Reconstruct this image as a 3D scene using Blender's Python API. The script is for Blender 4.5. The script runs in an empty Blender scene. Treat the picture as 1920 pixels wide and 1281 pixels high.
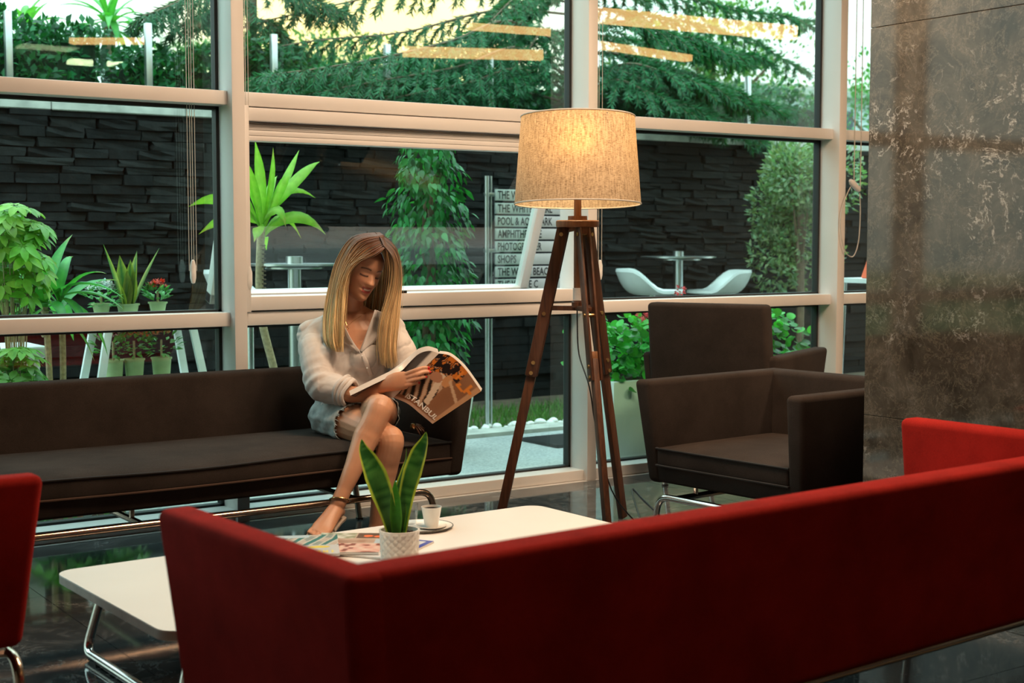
import bpy, bmesh, math, random
import numpy as np
from mathutils import Vector, Matrix, Quaternion
random.seed(7); RNG = np.random.default_rng(11)
scn = bpy.context.scene
COL = scn.collection
# ------------------------------------------------------------------ camera
FPX = 2667.0
CAMP = Vector((-2.457, -5.686, 1.22))
YAW = math.atan2(.565, .825); PIT = math.atan(190.5/FPX)
FWD = Vector((math.sin(YAW)*math.cos(PIT), math.cos(YAW)*math.cos(PIT), -math.sin(PIT)))
RGT = Vector((math.cos(YAW), -math.sin(YAW), 0)); UPV = RGT.cross(FWD)
cam_d = bpy.data.cameras.new('camera'); cam = bpy.data.objects.new('camera', cam_d); COL.objects.link(cam)
cam.location = CAMP
cam.rotation_euler = Matrix((RGT, UPV, -FWD)).transposed().to_euler()
cam_d.sensor_width = 36.0; cam_d.sensor_fit = 'HORIZONTAL'; cam_d.lens = FPX/1920*36.0
cam_d.clip_start = .05; cam_d.clip_end = 300
cam_d.dof.use_dof = True; cam_d.dof.focus_distance = 5.65; cam_d.dof.aperture_fstop = 4.0
scn.camera = cam
def ray(px, py): return FWD + RGT*((px-960)/FPX) + UPV*((640.5-py)/FPX)
def PZ(px, py, Z):
    r = ray(px, py); return CAMP + r*((Z-CAMP.z)/r.z)
def PY(px, py, Y):
    r = ray(px, py); return CAMP + r*((Y-CAMP.y)/r.y)
def PD(px, py, d): return CAMP + ray(px, py)*d
# ------------------------------------------------------------------ world: low evening sun behind the trees
w = bpy.data.worlds.new('evening_sky'); scn.world = w; w.use_nodes = True
nt = w.node_tree; bg = nt.nodes['Background']
tcw = nt.nodes.new('ShaderNodeTexCoord')
sep = nt.nodes.new('ShaderNodeSeparateXYZ'); nt.links.new(tcw.outputs['Generated'], sep.inputs[0])
rmp = nt.nodes.new('ShaderNodeValToRGB'); nt.links.new(sep.outputs[2], rmp.inputs[0])
el = rmp.color_ramp.elements; el[0].position = 0.0; el[0].color = (.42, .405, .38, 1); el[1].position = .8; el[1].color = (1.0, 1.16, 1.26, 1)
e2 = el.new(.25); e2.color = (.60, .64, .66, 1)
SUN = Vector((.478, .884, .13)).normalized()
dt = nt.nodes.new('ShaderNodeVectorMath'); dt.operation = 'DOT_PRODUCT'; nt.links.new(tcw.outputs['Generated'], dt.inputs[0]); dt.inputs[1].default_value = SUN
gl = nt.nodes.new('ShaderNodeMapRange'); gl.interpolation_type = 'SMOOTHSTEP'; nt.links.new(dt.outputs['Value'], gl.inputs[0])
gl.inputs[1].default_value = .987; gl.inputs[2].default_value = 1.0; gl.inputs[3].default_value = 0; gl.inputs[4].default_value = 1
mg = nt.nodes.new('ShaderNodeMix'); mg.data_type = 'RGBA'; mg.blend_type = 'MIX'; nt.links.new(gl.outputs[0], mg.inputs[0])
nt.links.new(rmp.outputs[0], mg.inputs[6]); mg.inputs[7].default_value = (.90, .56, .25, 1)
nt.links.new(mg.outputs[2], bg.inputs[0]); bg.inputs[1].default_value = 3.3
# ------------------------------------------------------------------ unseen area lights added under the ceiling as warm fill
def area(name, loc, sx, sy, power, col, rot=(0, 0, 0)):
    l = bpy.data.lights.new(name, 'AREA'); l.shape = 'RECTANGLE'; l.size = sx; l.size_y = sy; l.energy = power; l.color = col
    o = bpy.data.objects.new(name, l); COL.objects.link(o); o.location = loc; o.rotation_euler = rot
    return o
WARM = (1.0, .70, .46)
CEIL_Z = 3.3
for (x, y, p) in ((.9, -2.6, 58), (2.1, -2.2, 20), (2.9, -3.15, 95), (.2, -1.9, 38), (-.5, -6.8, 9)):
    area('ceiling_fill_light', (x, y, CEIL_Z-.045), .6, .6, p, WARM)
# ------------------------------------------------------------------ exposure
vs = scn.view_settings; vs.view_transform = 'Standard'; vs.look = 'None'; vs.gamma = 1.0; vs.use_curve_mapping = False
vs.exposure = 0.38
cy = scn.cycles
cy.max_bounces = 8; cy.diffuse_bounces = 3; cy.glossy_bounces = 4; cy.transmission_bounces = 6; cy.transparent_max_bounces = 24
cy.caustics_reflective = False; cy.caustics_refractive = False; cy.sample_clamp_indirect = 6.0

# ================================================================== helpers
def tag(o, label=None, cat=None, group=None, kind=None):
    if label: o['label'] = label
    if cat: o['category'] = cat
    if group: o['group'] = group
    if kind: o['kind'] = kind
    return o
def empty(name, loc=(0, 0, 0), rz=0, label=None, cat=None, group=None):
    o = bpy.data.objects.new(name, None); COL.objects.link(o); o.location = loc; o.rotation_euler = (0, 0, rz)
    o.empty_display_size = .1
    return tag(o, label, cat, group)
def link(name, me, mat=None, parent=None, smooth=True, auto=None):
    if mat is not None and not me.materials: me.materials.append(MAT[mat] if isinstance(mat, str) else mat)
    if smooth:
        me.polygons.foreach_set('use_smooth', [True]*len(me.polygons))
        if auto is not None:
            try: me.set_sharp_from_angle(angle=math.radians(auto))
            except Exception: pass
    o = bpy.data.objects.new(name, me); COL.objects.link(o)
    if parent is not None: o.parent = parent
    return o
class MB:
    """collects faces; build() links them as one mesh object"""
    def __init__(s): s.v = []; s.f = []; s.c = []
    def add(s, vs, fs, col=None):
        b = len(s.v); s.v += [tuple(p) for p in vs]; s.f += [tuple(b+i for i in f) for f in fs]
        if col is None: col = (1, 1, 1)
        if len(col) and isinstance(col[0], (tuple, list)): s.c += [tuple(x) for x in col]
        else: s.c += [tuple(col)]*len(vs)
        return s
    def box(s, a, b, col=None):
        x0, y0, z0 = a; x1, y1, z1 = b
        return s.hexa([(x0,y0,z0),(x1,y0,z0),(x1,y1,z0),(x0,y1,z0),(x0,y0,z1),(x1,y0,z1),(x1,y1,z1),(x0,y1,z1)], col)
    def hexa(s, p, col=None):
        return s.add(p, [(0,3,2,1),(4,5,6,7),(0,1,5,4),(1,2,6,5),(2,3,7,6),(3,0,4,7)], col)
    def tube(s, path, r, n=10, col=None, cap=True, flat=1.0, up=None):
        path = [Vector(p) for p in path]; m = len(path)
        rs = r if isinstance(r, (list, tuple)) else [r]*m
        t0 = (path[1]-path[0]).normalized()
        a = Vector(up) if up else (Vector((0, 0, 1)) if abs(t0.z) < .9 else Vector((1, 0, 0)))
        u = (a - t0*a.dot(t0)).normalized()
        vs = []
        for i in range(m):
            if i == 0: t = t0
            elif i == m-1: t = (path[i]-path[i-1]).normalized()
            else: t = ((path[i+1]-path[i]).normalized()+(path[i]-path[i-1]).normalized()).normalized()
            u = (u - t*u.dot(t))
            u = u.normalized() if u.length > 1e-6 else t.orthogonal().normalized()
            v = t.cross(u)
            for k in range(n):
                th = 2*math.pi*k/n
                vs.append(path[i] + (u*math.cos(th) + v*math.sin(th)*flat)*rs[i])
        fs = [(i*n+k, i*n+(k+1) % n, (i+1)*n+(k+1) % n, (i+1)*n+k) for i in range(m-1) for k in range(n)]
        if cap: fs += [tuple(range(n-1, -1, -1)), tuple(range((m-1)*n, m*n))]
        return s.add(vs, fs, col)
    def lathe(s, prof, c=(0, 0, 0), n=32, col=None, axis=None):
        vs = []; fs = []; m = len(prof)
        for (r, z) in prof:
            for k in range(n):
                th = 2*math.pi*k/n; vs.append((c[0]+r*math.cos(th), c[1]+r*math.sin(th), c[2]+z))
        fs = [(i*n+k, i*n+(k+1) % n, (i+1)*n+(k+1) % n, (i+1)*n+k) for i in range(m-1) for k in range(n)]
        if prof[0][0] > 1e-6: fs.append(tuple(range(n-1, -1, -1)))
        if prof[-1][0] > 1e-6: fs.append(tuple(range((m-1)*n, m*n)))
        return s.add(vs, fs, col)
    def mesh(s, name='m', colors=False, weld=False):
        me = bpy.data.meshes.new(name); me.from_pydata(s.v, [], s.f); me.update()
        if colors:
            at = me.color_attributes.new('Col', 'FLOAT_COLOR', 'POINT')
            at.data.foreach_set('color', np.array([(c[0], c[1], c[2], 1) for c in s.c], dtype=np.float32).ravel())
        return me
    def build(s, name, mat, parent=None, smooth=True, auto=35, colors=False, bevel=0, seg=2):
        me = s.mesh(name, colors)
        if bevel:
            bm = bmesh.new(); bm.from_mesh(me)
            bmesh.ops.remove_doubles(bm, verts=bm.verts, dist=1e-5)
            bmesh.ops.recalc_face_normals(bm, faces=bm.faces)
            eds = [e for e in bm.edges if len(e.link_faces) == 2 and e.calc_face_angle(0) > .35]
            bmesh.ops.bevel(bm, geom=eds, offset=bevel, segments=seg, profile=.5, affect='EDGES', clamp_overlap=True)
            bm.to_mesh(me); bm.free()
        return link(name, me, mat, parent, smooth, auto)
def rbox(name, a, b, mat, parent=None, bevel=.004, seg=2):
    return MB().box(a, b).build(name, mat, parent, bevel=bevel, seg=seg)
def arc_path(pts, rad, n=6):
    """round the corners of a polyline"""
    P = [Vector(p) for p in pts]; out = [P[0]]
    for i in range(1, len(P)-1):
        a = (P[i-1]-P[i]); b = (P[i+1]-P[i]); r = min(rad, a.length*.49, b.length*.49)
        p0 = P[i]+a.normalized()*r; p2 = P[i]+b.normalized()*r
        for k in range(n+1):
            t = k/n; out.append(p0*(1-t)**2 + P[i]*2*t*(1-t) + p2*t*t)
    out.append(P[-1]); return out
def inst_mesh(name, tv, tf, M, cols=None, tcol=None, smooth=False):
    """one mesh holding many transformed copies of a small template (leaves of ONE plant)"""
    tv = np.asarray(tv, dtype=np.float64); N = len(M); M = np.asarray(M)
    V = np.einsum('nij,vj->nvi', M[:, :3, :3], tv) + M[:, None, :3, 3]
    nv = len(tv); V = V.reshape(-1, 3)
    me = bpy.data.meshes.new(name)
    me.vertices.add(len(V)); me.vertices.foreach_set('co', V.astype(np.float32).ravel())
    ls = [len(f) for f in tf]; flat = np.array([i for f in tf for i in f])
    L = (flat[None, :] + (np.arange(N)*nv)[:, None]).ravel()
    me.loops.add(len(L)); me.loops.foreach_set('vertex_index', L.astype(np.int32))
    st = np.concatenate([[0], np.cumsum(np.tile(ls, N))[:-1]])
    me.polygons.add(N*len(tf)); me.polygons.foreach_set('loop_start', st.astype(np.int32))
    me.update(calc_edges=True)
    if cols is not None:
        C = np.repeat(np.asarray(cols)[:, None, :3], nv, axis=1)
        if tcol is not None: C = C*np.asarray(tcol)[None]
        at = me.color_attributes.new('Col', 'FLOAT_COLOR', 'POINT')
        at.data.foreach_set('color', np.concatenate([C.reshape(-1, 3), np.ones((len(V), 1))], axis=1).astype(np.float32).ravel())
    return me
def frame_mats(pos, fw, nrm, scale):
    """matrices with local x = forward, z = normal"""
    pos = np.asarray(pos); fw = np.asarray(fw, dtype=float); nrm = np.asarray(nrm, dtype=float)
    fw = fw/np.maximum(np.linalg.norm(fw, axis=1, keepdims=True), 1e-9)
    y = np.cross(nrm, fw); y /= np.maximum(np.linalg.norm(y, axis=1, keepdims=True), 1e-9)
    z = np.cross(fw, y); N = len(pos)
    M = np.zeros((N, 4, 4)); sc = np.asarray(scale).reshape(N, -1)
    if sc.shape[1] == 1: sc = np.repeat(sc, 3, axis=1)
    M[:, :3, 0] = fw*sc[:, :1]; M[:, :3, 1] = y*sc[:, 1:2]; M[:, :3, 2] = z*sc[:, 2:3]; M[:, :3, 3] = pos; M[:, 3, 3] = 1
    return M
def copy_tree(o, parent=None):
    c = o.copy(); COL.objects.link(c)
    if parent is not None: c.parent = parent
    for ch in list(o.children): copy_tree(ch, c)
    return c
# leaf templates, x = length 0..1, slight fold and droop
def leaf_tpl(wd=.5, fold=.12, droop=.15, prof=((0, .02), (.2, .75), (.45, 1), (.75, .7), (1, .0))):
    v = []; f = []
    for (x, h) in prof: v += [(x, -h*wd/2, fold*h*wd - droop*x*x), (x, 0, -droop*x*x), (x, h*wd/2, fold*h*wd - droop*x*x)]
    for i in range(len(prof)-1):
        a = i*3; f += [(a, a+3, a+4, a+1), (a+1, a+4, a+5, a+2)]
    return v, f
LEAF = leaf_tpl(); LEAF_S = ([(0,0,0),(.45,-.25,.05),(1,0,-.12),(.45,.25,.05),(.5,0,0)], [(0,1,4),(1,2,4),(2,3,4),(3,0,4)])
def crand(n, base, var=.25, bright=None):
    base = np.asarray(base); k = 1+(RNG.random((n, 1))*2-1)*var
    c = base[None]*k; c[:, 0] *= 1+(RNG.random(n)-.5)*.5
    return np.clip(c, 0, 1)

# ================================================================== materials
MAT = {}
class NT:
    def __init__(s, name):
        m = bpy.data.materials.new(name); m.use_nodes = True; MAT[name] = m
        s.m = m; s.t = m.node_tree; s.p = s.t.nodes['Principled BSDF']; s.out = s.t.nodes['Material Output']
    def n(s, ty, **k):
        o = s.t.nodes.new('ShaderNode'+ty)
        for a, b in k.items():
            if a.startswith('i_'): o.inputs[a[2:].replace('_', ' ')].default_value = b
            else: setattr(o, a, b)
        return o
    def l(s, a, b): s.t.links.new(a, b)
    def set(s, **k):
        for a, b in k.items(): s.p.inputs[a.replace('_', ' ')].default_value = b
        return s
    def coord(s, which='Object', scale=(1, 1, 1)):
        tc = s.n('TexCoord'); mp = s.n('Mapping'); mp.inputs['Scale'].default_value = scale
        s.l(tc.outputs[which], mp.inputs[0]); return mp.outputs[0]
    def noise(s, co, scale, detail=4, rough=.5, dist=0):
        o = s.n('TexNoise'); o.inputs['Scale'].default_value = scale; o.inputs['Detail'].default_value = detail
        o.inputs['Roughness'].default_value = rough; o.inputs['Distortion'].default_value = dist
        s.l(co, o.inputs['Vector']); return o.outputs['Fac']
    def ramp(s, fac, stops, interp='LINEAR'):
        o = s.n('ValToRGB'); e = o.color_ramp.elements; o.color_ramp.interpolation = interp
        while len(e) < len(stops): e.new(.5)
        for i, (p, c) in enumerate(stops):
            e[i].position = p; e[i].color = (c, c, c, 1) if not isinstance(c, (tuple, list)) else (c[0], c[1], c[2], 1)
        s.l(fac, o.inputs[0]); return o.outputs['Color']
    def mix(s, fac, a, b, mode='MIX'):
        o = s.n('Mix'); o.data_type = 'RGBA'; o.blend_type = mode
        for sk, val in ((o.inputs[0], fac), (o.inputs[6], a), (o.inputs[7], b)):
            if isinstance(val, (int, float)): sk.default_value = val
            elif isinstance(val, (tuple, list)): sk.default_value = (val[0], val[1], val[2], 1)
            else: s.l(val, sk)
        return o.outputs[2]
    def bump(s, h, strength=.2, dist=.01):
        o = s.n('Bump'); o.inputs['Strength'].default_value = strength; o.inputs['Distance'].default_value = dist
        s.l(h, o.inputs['Height']); s.l(o.outputs[0], s.p.inputs['Normal'])
    def base(s, c): s.l(c, s.p.inputs['Base Color'])
    def attr(s, name='Col'):
        o = s.n('Attribute'); o.attribute_name = name; return o.outputs['Color']
def simple(name, col, rough=.5, metal=0, var=.12, scale=20, bump=0, bscale=200, **k):
    t = NT(name); co = t.coord()
    f = t.noise(co, scale, 3)
    a = tuple(c*(1-var) for c in col); b = tuple(min(1, c*(1+var)) for c in col)
    t.base(t.ramp(f, [(.3, a), (.7, b)])); t.set(Roughness=rough, Metallic=metal, **k)
    if bump: t.bump(t.noise(co, bscale, 2), bump, .002)
    return t
def fabric(name, col, sheen=.25):
    t = NT(name); co = t.coord()
    big = t.noise(co, 6, 4, .6); fine = t.noise(t.coord('Object', (1, 1, 3)), 420, 2)
    a = t.ramp(big, [(.3, tuple(c*.8 for c in col)), (.7, tuple(c*1.25 for c in col))])
    t.base(t.mix(.5, a, t.ramp(fine, [(.35, .45), (.65, 1.4)]), 'MULTIPLY'))
    t.set(Roughness=.95, Sheen_Weight=sheen, Sheen_Roughness=.6, Specular_IOR_Level=.06); t.p.inputs['Sheen Tint'].default_value = (*[min(1, c*4+.1) for c in col], 1)
    t.bump(fine, .35, .001)
fabric('dark_brown_fabric', (.036, .0275, .0235), .06)
fabric('red_fabric', (.30, .016, .012), .03)
simple('dark_piping', (.012, .010, .010), .8)
simple('rust_piping', (.06, .03, .018), .8)
simple('aluminium_paint', (.74, .72, .70), .42, 0, .03, 3)
simple('dark_gasket', (.012, .013, .013), .6)
simple('chrome', (.72, .70, .68), .16, 1, .03)
simple('copper_tube', (.55, .42, .33), .2, 1, .05)
simple('white_laminate', (.78, .75, .71), .3, 0, .02, 4)
simple('white_laminate_edge', (.55, .50, .45), .5)
simple('white_plaster', (.72, .68, .62), .9, 0, .04, 2)
simple('ceiling_wood', (.16, .085, .045), .6, 0, .3, 5)
simple('black_plastic', (.015, .015, .016), .4)
simple('white_plastic', (.8, .8, .78), .35)
simple('cord_grey', (.55, .52, .47), .6)
simple('ceramic', (.82, .80, .75), .18, 0, .02)
simple('saucer_rim', (.03, .025, .02), .3)
simple('coffee', (.16, .055, .02), .25)
simple('soil', (.045, .025, .015), .95, 0, .6, 90, 1.0, 120)
simple('steel', (.55, .57, .57), .3, 1, .05)
simple('stone_coping', (.42, .42, .38), .9, 0, .25, 8)
simple('dark_mortar', (.005, .0055, .0055), .95)
simple('white_pebble', (.75, .75, .72), .7, 0, .15, 10)
simple('bar_white', (.75, .78, .78), .35, 0, .03)
simple('planter_white', (.62, .68, .66), .5, 0, .05, 3)
simple('pot_green', (.35, .45, .22), .6, 0, .15, 12)
simple('terracotta', (.4, .16, .08), .8)
simple('hedge_core', (.008, .03, .010), .95, 0, .4, 25)
simple('lawn_green', (.06, .12, .03), .95, 0, .4, 5)
simple('bark', (.16, .11, .07), .95, 0, .4, 25, .8, 40)
simple('stem_tan', (.42, .33, .2), .9, 0, .3, 60, .8, 90)
simple('earth', (.075, .05, .03), .95, 0, .5, 8)
simple('sandal', (.55, .46, .38), .5)
simple('gold', (.85, .58, .26), .25, 1, .05)
simple('orange_cloth', (.75, .12, .05), .8)
simple('light_metal', (.5, .5, .5), .3, 1)
simple('building_wall', (.62, .66, .68), .9, 0, .05, .5)
simple('building_glass', (.05, .07, .09), .1)
simple('slat_black', (.01, .01, .01), .7)
# wood for the tripod
t = NT('walnut'); co = t.coord('Object', (14, 14, 1.2)); g = t.noise(co, 6, 6, .65, .6)
t.base(t.ramp(g, [(.3, (.045, .018, .010)), (.55, (.095, .038, .019)), (.8, (.15, .062, .03))])); t.set(Roughness=.42)
t = NT('light_wood'); co = t.coord('Object', (14, 14, 1.2)); g = t.noise(co, 6, 6, .65, .6)
t.base(t.ramp(g, [(.3, (.16, .07, .032)), (.7, (.30, .14, .065))])); t.set(Roughness=.4)
# linen shade : translucent woven cloth
t = NT('linen_shade'); co = t.coord()
ww = t.noise(t.coord('Object', (1, 1, .12)), 160, 3, .7); wh = t.noise(t.coord('Object', (.2, .2, 1)), 420, 2, .6)
weave = t.mix(.5, ww, wh)
c = t.ramp(weave, [(.36, (.24, .18, .12)), (.52, (.46, .38, .28)), (.68, (.60, .51, .39))])
t.base(c); t.set(Roughness=.95, Specular_IOR_Level=.1)
tr = t.n('BsdfTranslucent'); t.l(t.ramp(weave, [(.34, (.10, .055, .02)), (.5, (.42, .27, .12)), (.68, (.62, .43, .22))]), tr.inputs['Color'])
rf = t.n('BsdfRefraction'); rf.inputs['Roughness'].default_value = 1.0; rf.inputs['IOR'].default_value = 1.45
t.l(t.ramp(weave, [(.36, (.16, .07, .015)), (.5, (.60, .33, .10)), (.66, (.95, .60, .24))]), rf.inputs['Color'])
m0 = t.n('MixShader'); m0.inputs[0].default_value = .10; t.l(tr.outputs[0], m0.inputs[1]); t.l(rf.outputs[0], m0.inputs[2])
ms = t.n('MixShader'); ms.inputs[0].default_value = .27
t.l(t.p.outputs[0], ms.inputs[1]); t.l(m0.outputs[0], ms.inputs[2]); t.l(ms.outputs[0], t.out.inputs[0]); t.bump(weave, .4, .001)
# window glass: thin tinted pane, Fresnel reflection over straight transmission
def glass(name, tint, gloss=(1, 1, 1), ior=1.5, refl=1.7):
    t = NT(name); fr = t.n('Fresnel'); fr.inputs['IOR'].default_value = ior
    a = t.n('BsdfTransparent'); a.inputs[0].default_value = (*tint, 1)
    b = t.n('BsdfGlossy'); b.inputs['Roughness'].default_value = 0.0; b.inputs['Color'].default_value = (*gloss, 1)
    g = t.n('NewGeometry'); inv = t.n('Math'); inv.operation = 'SUBTRACT'; inv.inputs[0].default_value = refl; t.l(g.outputs['Backfacing'], inv.inputs[1]); inv.use_clamp = False
    mx = t.n('Math'); mx.operation = 'MAXIMUM'; t.l(inv.outputs[0], mx.inputs[0]); mx.inputs[1].default_value = 0
    mm = t.n('Math'); mm.operation = 'MULTIPLY'; mm.use_clamp = True; t.l(fr.outputs[0], mm.inputs[0]); t.l(mx.outputs[0], mm.inputs[1])
    g2 = t.n('Math'); g2.operation = 'LESS_THAN'; t.l(g.outputs['Backfacing'], g2.inputs[0]); g2.inputs[1].default_value = .5
    m3 = t.n('Math'); m3.operation = 'MULTIPLY'; t.l(mm.outputs[0], m3.inputs[0]); t.l(g2.outputs[0], m3.inputs[1])
    m = t.n('MixShader'); t.l(m3.outputs[0], m.inputs[0]); t.l(a.outputs[0], m.inputs[1]); t.l(b.outputs[0], m.inputs[2]); t.l(m.outputs[0], t.out.inputs[0])
glass('window_glass', (.81, .945, .90))
glass('balustrade_glass', (.86, .93, .92), refl=.5)
glass('drinking_glass', (.93, .95, .96), ior=1.45)
# polished dark floor marble
t = NT('floor_marble'); co = t.coord('Object')
geo = t.n('NewGeometry'); co = geo.outputs['Position']
n1 = t.noise(co, 1.6, 6, .6, 1.2); n2 = t.noise(co, 5, 8, .7, 2.0)
vein = t.ramp(n2, [(.47, 0), (.5, 1), (.53, 0)])
b0 = t.ramp(n1, [(.3, (.020, .023, .026)), (.7, (.055, .060, .062))])
spk = t.ramp(t.noise(co, 22, 4, .7, 1), [(.66, 0), (.72, 1)])
b1 = t.mix(t.mix(1, vein, t.ramp(n1, [(.42, 0), (.62, .55)]), 'MULTIPLY'), b0, (.30, .30, .29))
t.base(t.mix(t.mix(1, spk, (.5, .5, .5), 'MULTIPLY'), b1, (.32, .31, .29))); t.set(Roughness=.07, Specular_IOR_Level=.5)
# pillar marble: grey-brown with pale broken veins
t = NT('pillar_marble'); geo = t.n('NewGeometry'); co = geo.outputs['Position']
n1 = t.noise(co, 6, 8, .7, .6); n2 = t.noise(co, 7, 10, .74, .5); n3 = t.noise(co, 10, 9, .75, .6); n4 = t.noise(co, 2.3, 3, .5)
b0 = t.ramp(n1, [(.32, (.036, .030, .023)), (.5, (.078, .068, .054)), (.68, (.125, .112, .092))])
v1 = t.mix(1, t.ramp(n2, [(.488, 0), (.5, 1), (.512, 0)]), t.ramp(t.noise(co, 26, 3, .6), [(.48, 0), (.56, 1)]), 'MULTIPLY'); m1 = t.ramp(n4, [(.50, .12), (.62, 1)])
v2 = t.ramp(n3, [(.488, 0), (.5, 1), (.512, 0)])
b1 = t.mix(t.mix(1, v2, (.42, .42, .42), 'MULTIPLY'), b0, (.34, .29, .22))
vor = t.n('TexVoronoi'); vor.feature = 'DISTANCE_TO_EDGE'; vor.inputs['Scale'].default_value = 12
dm = t.n('VectorMath'); dm.operation = 'MULTIPLY_ADD'; nn = t.n('TexNoise'); nn.inputs['Scale'].default_value = 5; nn.inputs['Detail'].default_value = 5; t.l(co, nn.inputs['Vector'])
t.l(nn.outputs['Color'], dm.inputs[0]); dm.inputs[1].default_value = (.35, .35, .35); t.l(co, dm.inputs[2]); t.l(dm.outputs[0], vor.inputs['Vector'])
cr = t.ramp(vor.outputs['Distance'], [(0, 1), (.03, 0)])
b2 = t.mix(t.mix(1, cr, t.ramp(t.noise(co, 7, 6, .7), [(.54, 0), (.68, .5)]), 'MULTIPLY'), b1, (.62, .60, .55))
t.base(t.mix(t.mix(1, v1, m1, 'MULTIPLY'), b2, (.70, .68, .64))); t.set(Roughness=.06, Specular_IOR_Level=.55)
# dark stacked stones, colour shifts per stone
t = NT('dark_stone'); geo = t.n('NewGeometry'); co = geo.outputs['Position']
oi = t.n('ObjectInfo'); n1 = t.noise(co, 14, 6, .7)
b0 = t.ramp(n1, [(.3, (.007, .0078, .008)), (.7, (.017, .0185, .0185))])
t.base(t.mix(.6, b0, t.ramp(oi.outputs['Random'], [(0, (.5, .5, .52)), (.5, (1.0, .95, .9)), (1, (1.5, 1.45, 1.35))]), 'MULTIPLY')); t.set(Roughness=.85, Specular_IOR_Level=.12); t.bump(n1, .5, .02)
# paving
t = NT('paving'); geo = t.n('NewGeometry'); co = geo.outputs['Position']
n1 = t.noise(co, 60, 5, .7); n2 = t.noise(co, 1.5, 3)
t.base(t.mix(.5, t.ramp(n1, [(.3, (.22, .235, .235)), (.7, (.50, .52, .51))]), t.ramp(n2, [(.3, .7), (.7, 1.2)]), 'MULTIPLY')); t.set(Roughness=.85); t.bump(n1, .3, .004)
# foliage: colour attribute, some light shines through
def foliage(name, rough=.4, trans=.35, tcol=(1.1, 1.25, .5), spec=.5):
    t = NT(name); a = t.attr(); co = t.coord(); f = t.noise(co, 30, 2)
    c = t.mix(.6, a, t.ramp(f, [(.3, .75), (.7, 1.25)]), 'MULTIPLY'); t.base(c); t.set(Roughness=rough, Specular_IOR_Level=spec)
    tr = t.n('BsdfTranslucent'); t.l(t.mix(1, c, tcol, 'MULTIPLY'), tr.inputs[0]); ms = t.n('MixShader'); ms.inputs[0].default_value = trans
    t.l(t.p.outputs[0], ms.inputs[1]); t.l(tr.outputs[0], ms.inputs[2]); t.l(ms.outputs[0], t.out.inputs[0])
foliage('leaf', .38, .35, (1.1, 1.25, .5), .3); foliage('needle', .6, .25); foliage('petal', .6, .3, (1, 1, 1))
# plain vertex-colour material
def vcol(name, rough=.5, spec=.4, sss=0, noise_amt=.1, nscale=60):
    t = NT(name); a = t.attr(); co = t.coord(); f = t.noise(co, nscale, 3)
    t.base(t.mix(1, a, t.ramp(f, [(.25, 1-noise_amt), (.75, 1+noise_amt)]), 'MULTIPLY')); t.set(Roughness=rough, Specular_IOR_Level=spec)
    if sss: t.set(Subsurface_Weight=sss, Subsurface_Scale=.006); t.p.inputs['Subsurface Radius'].default_value = (1, .35, .2)
    return t
vcol('skin', .42, .45, .12, .05, 30); vcol('hair', .38, .5, 0, .12, 15); vcol('printed', .28, .5, 0, .03); vcol('painted', .5, .4, 0, .05)
def emit(name, col, st):
    t = NT(name); e = t.n('Emission'); e.inputs[0].default_value = (*col, 1); e.inputs[1].default_value = st; t.l(e.outputs[0], t.out.inputs[0])
emit('warm_strip', (1.0, .56, .20), 7.0); emit('bulb', (1.0, .62, .25), 5)
# ================================================================== the room shell
GY = .165                      # glass plane
def struct(name, mb, mat, parent=None, **k):
    o = mb.build(name, mat, parent, **k)
    if parent is None: o['kind'] = 'structure'
    return o
RX0, RX1, RY0 = -6.0, 9.0, -9.5
floor = struct('floor', MB().box((RX0, RY0, -.12), (RX1, .0, -.003)), 'floor_marble')
TS = .8
for i in range(-6, 8):
    for j in range(0, 8):
        x0 = i*TS-.27; y1 = -.012-j*TS
        if i == -6 and j == 0:
            tile_me = MB().box((0, -TS+.0025, -.02), (TS-.0025, 0, 0)).mesh('tile'); tile_me.materials.append(MAT['floor_marble'])
        o = bpy.data.objects.new('tile', tile_me); COL.objects.link(o); o.location = (x0, y1, 0); o.parent = floor
struct('ceiling', MB().box((RX0, RY0, CEIL_Z), (RX1, .25, CEIL_Z+.15)), 'ceiling_wood')
struct('wall_left', MB().box((RX0-.15, RY0, -.12), (RX0, .2, CEIL_Z)), 'white_plaster')
struct('wall_right', MB().box((RX1, RY0, -.12), (RX1+.15, .2, CEIL_Z)), 'white_plaster')
struct('wall_back', MB().box((RX0-.15, RY0-.15, -.12), (RX1+.15, RY0, CEIL_Z)), 'ceiling_wood')
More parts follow.
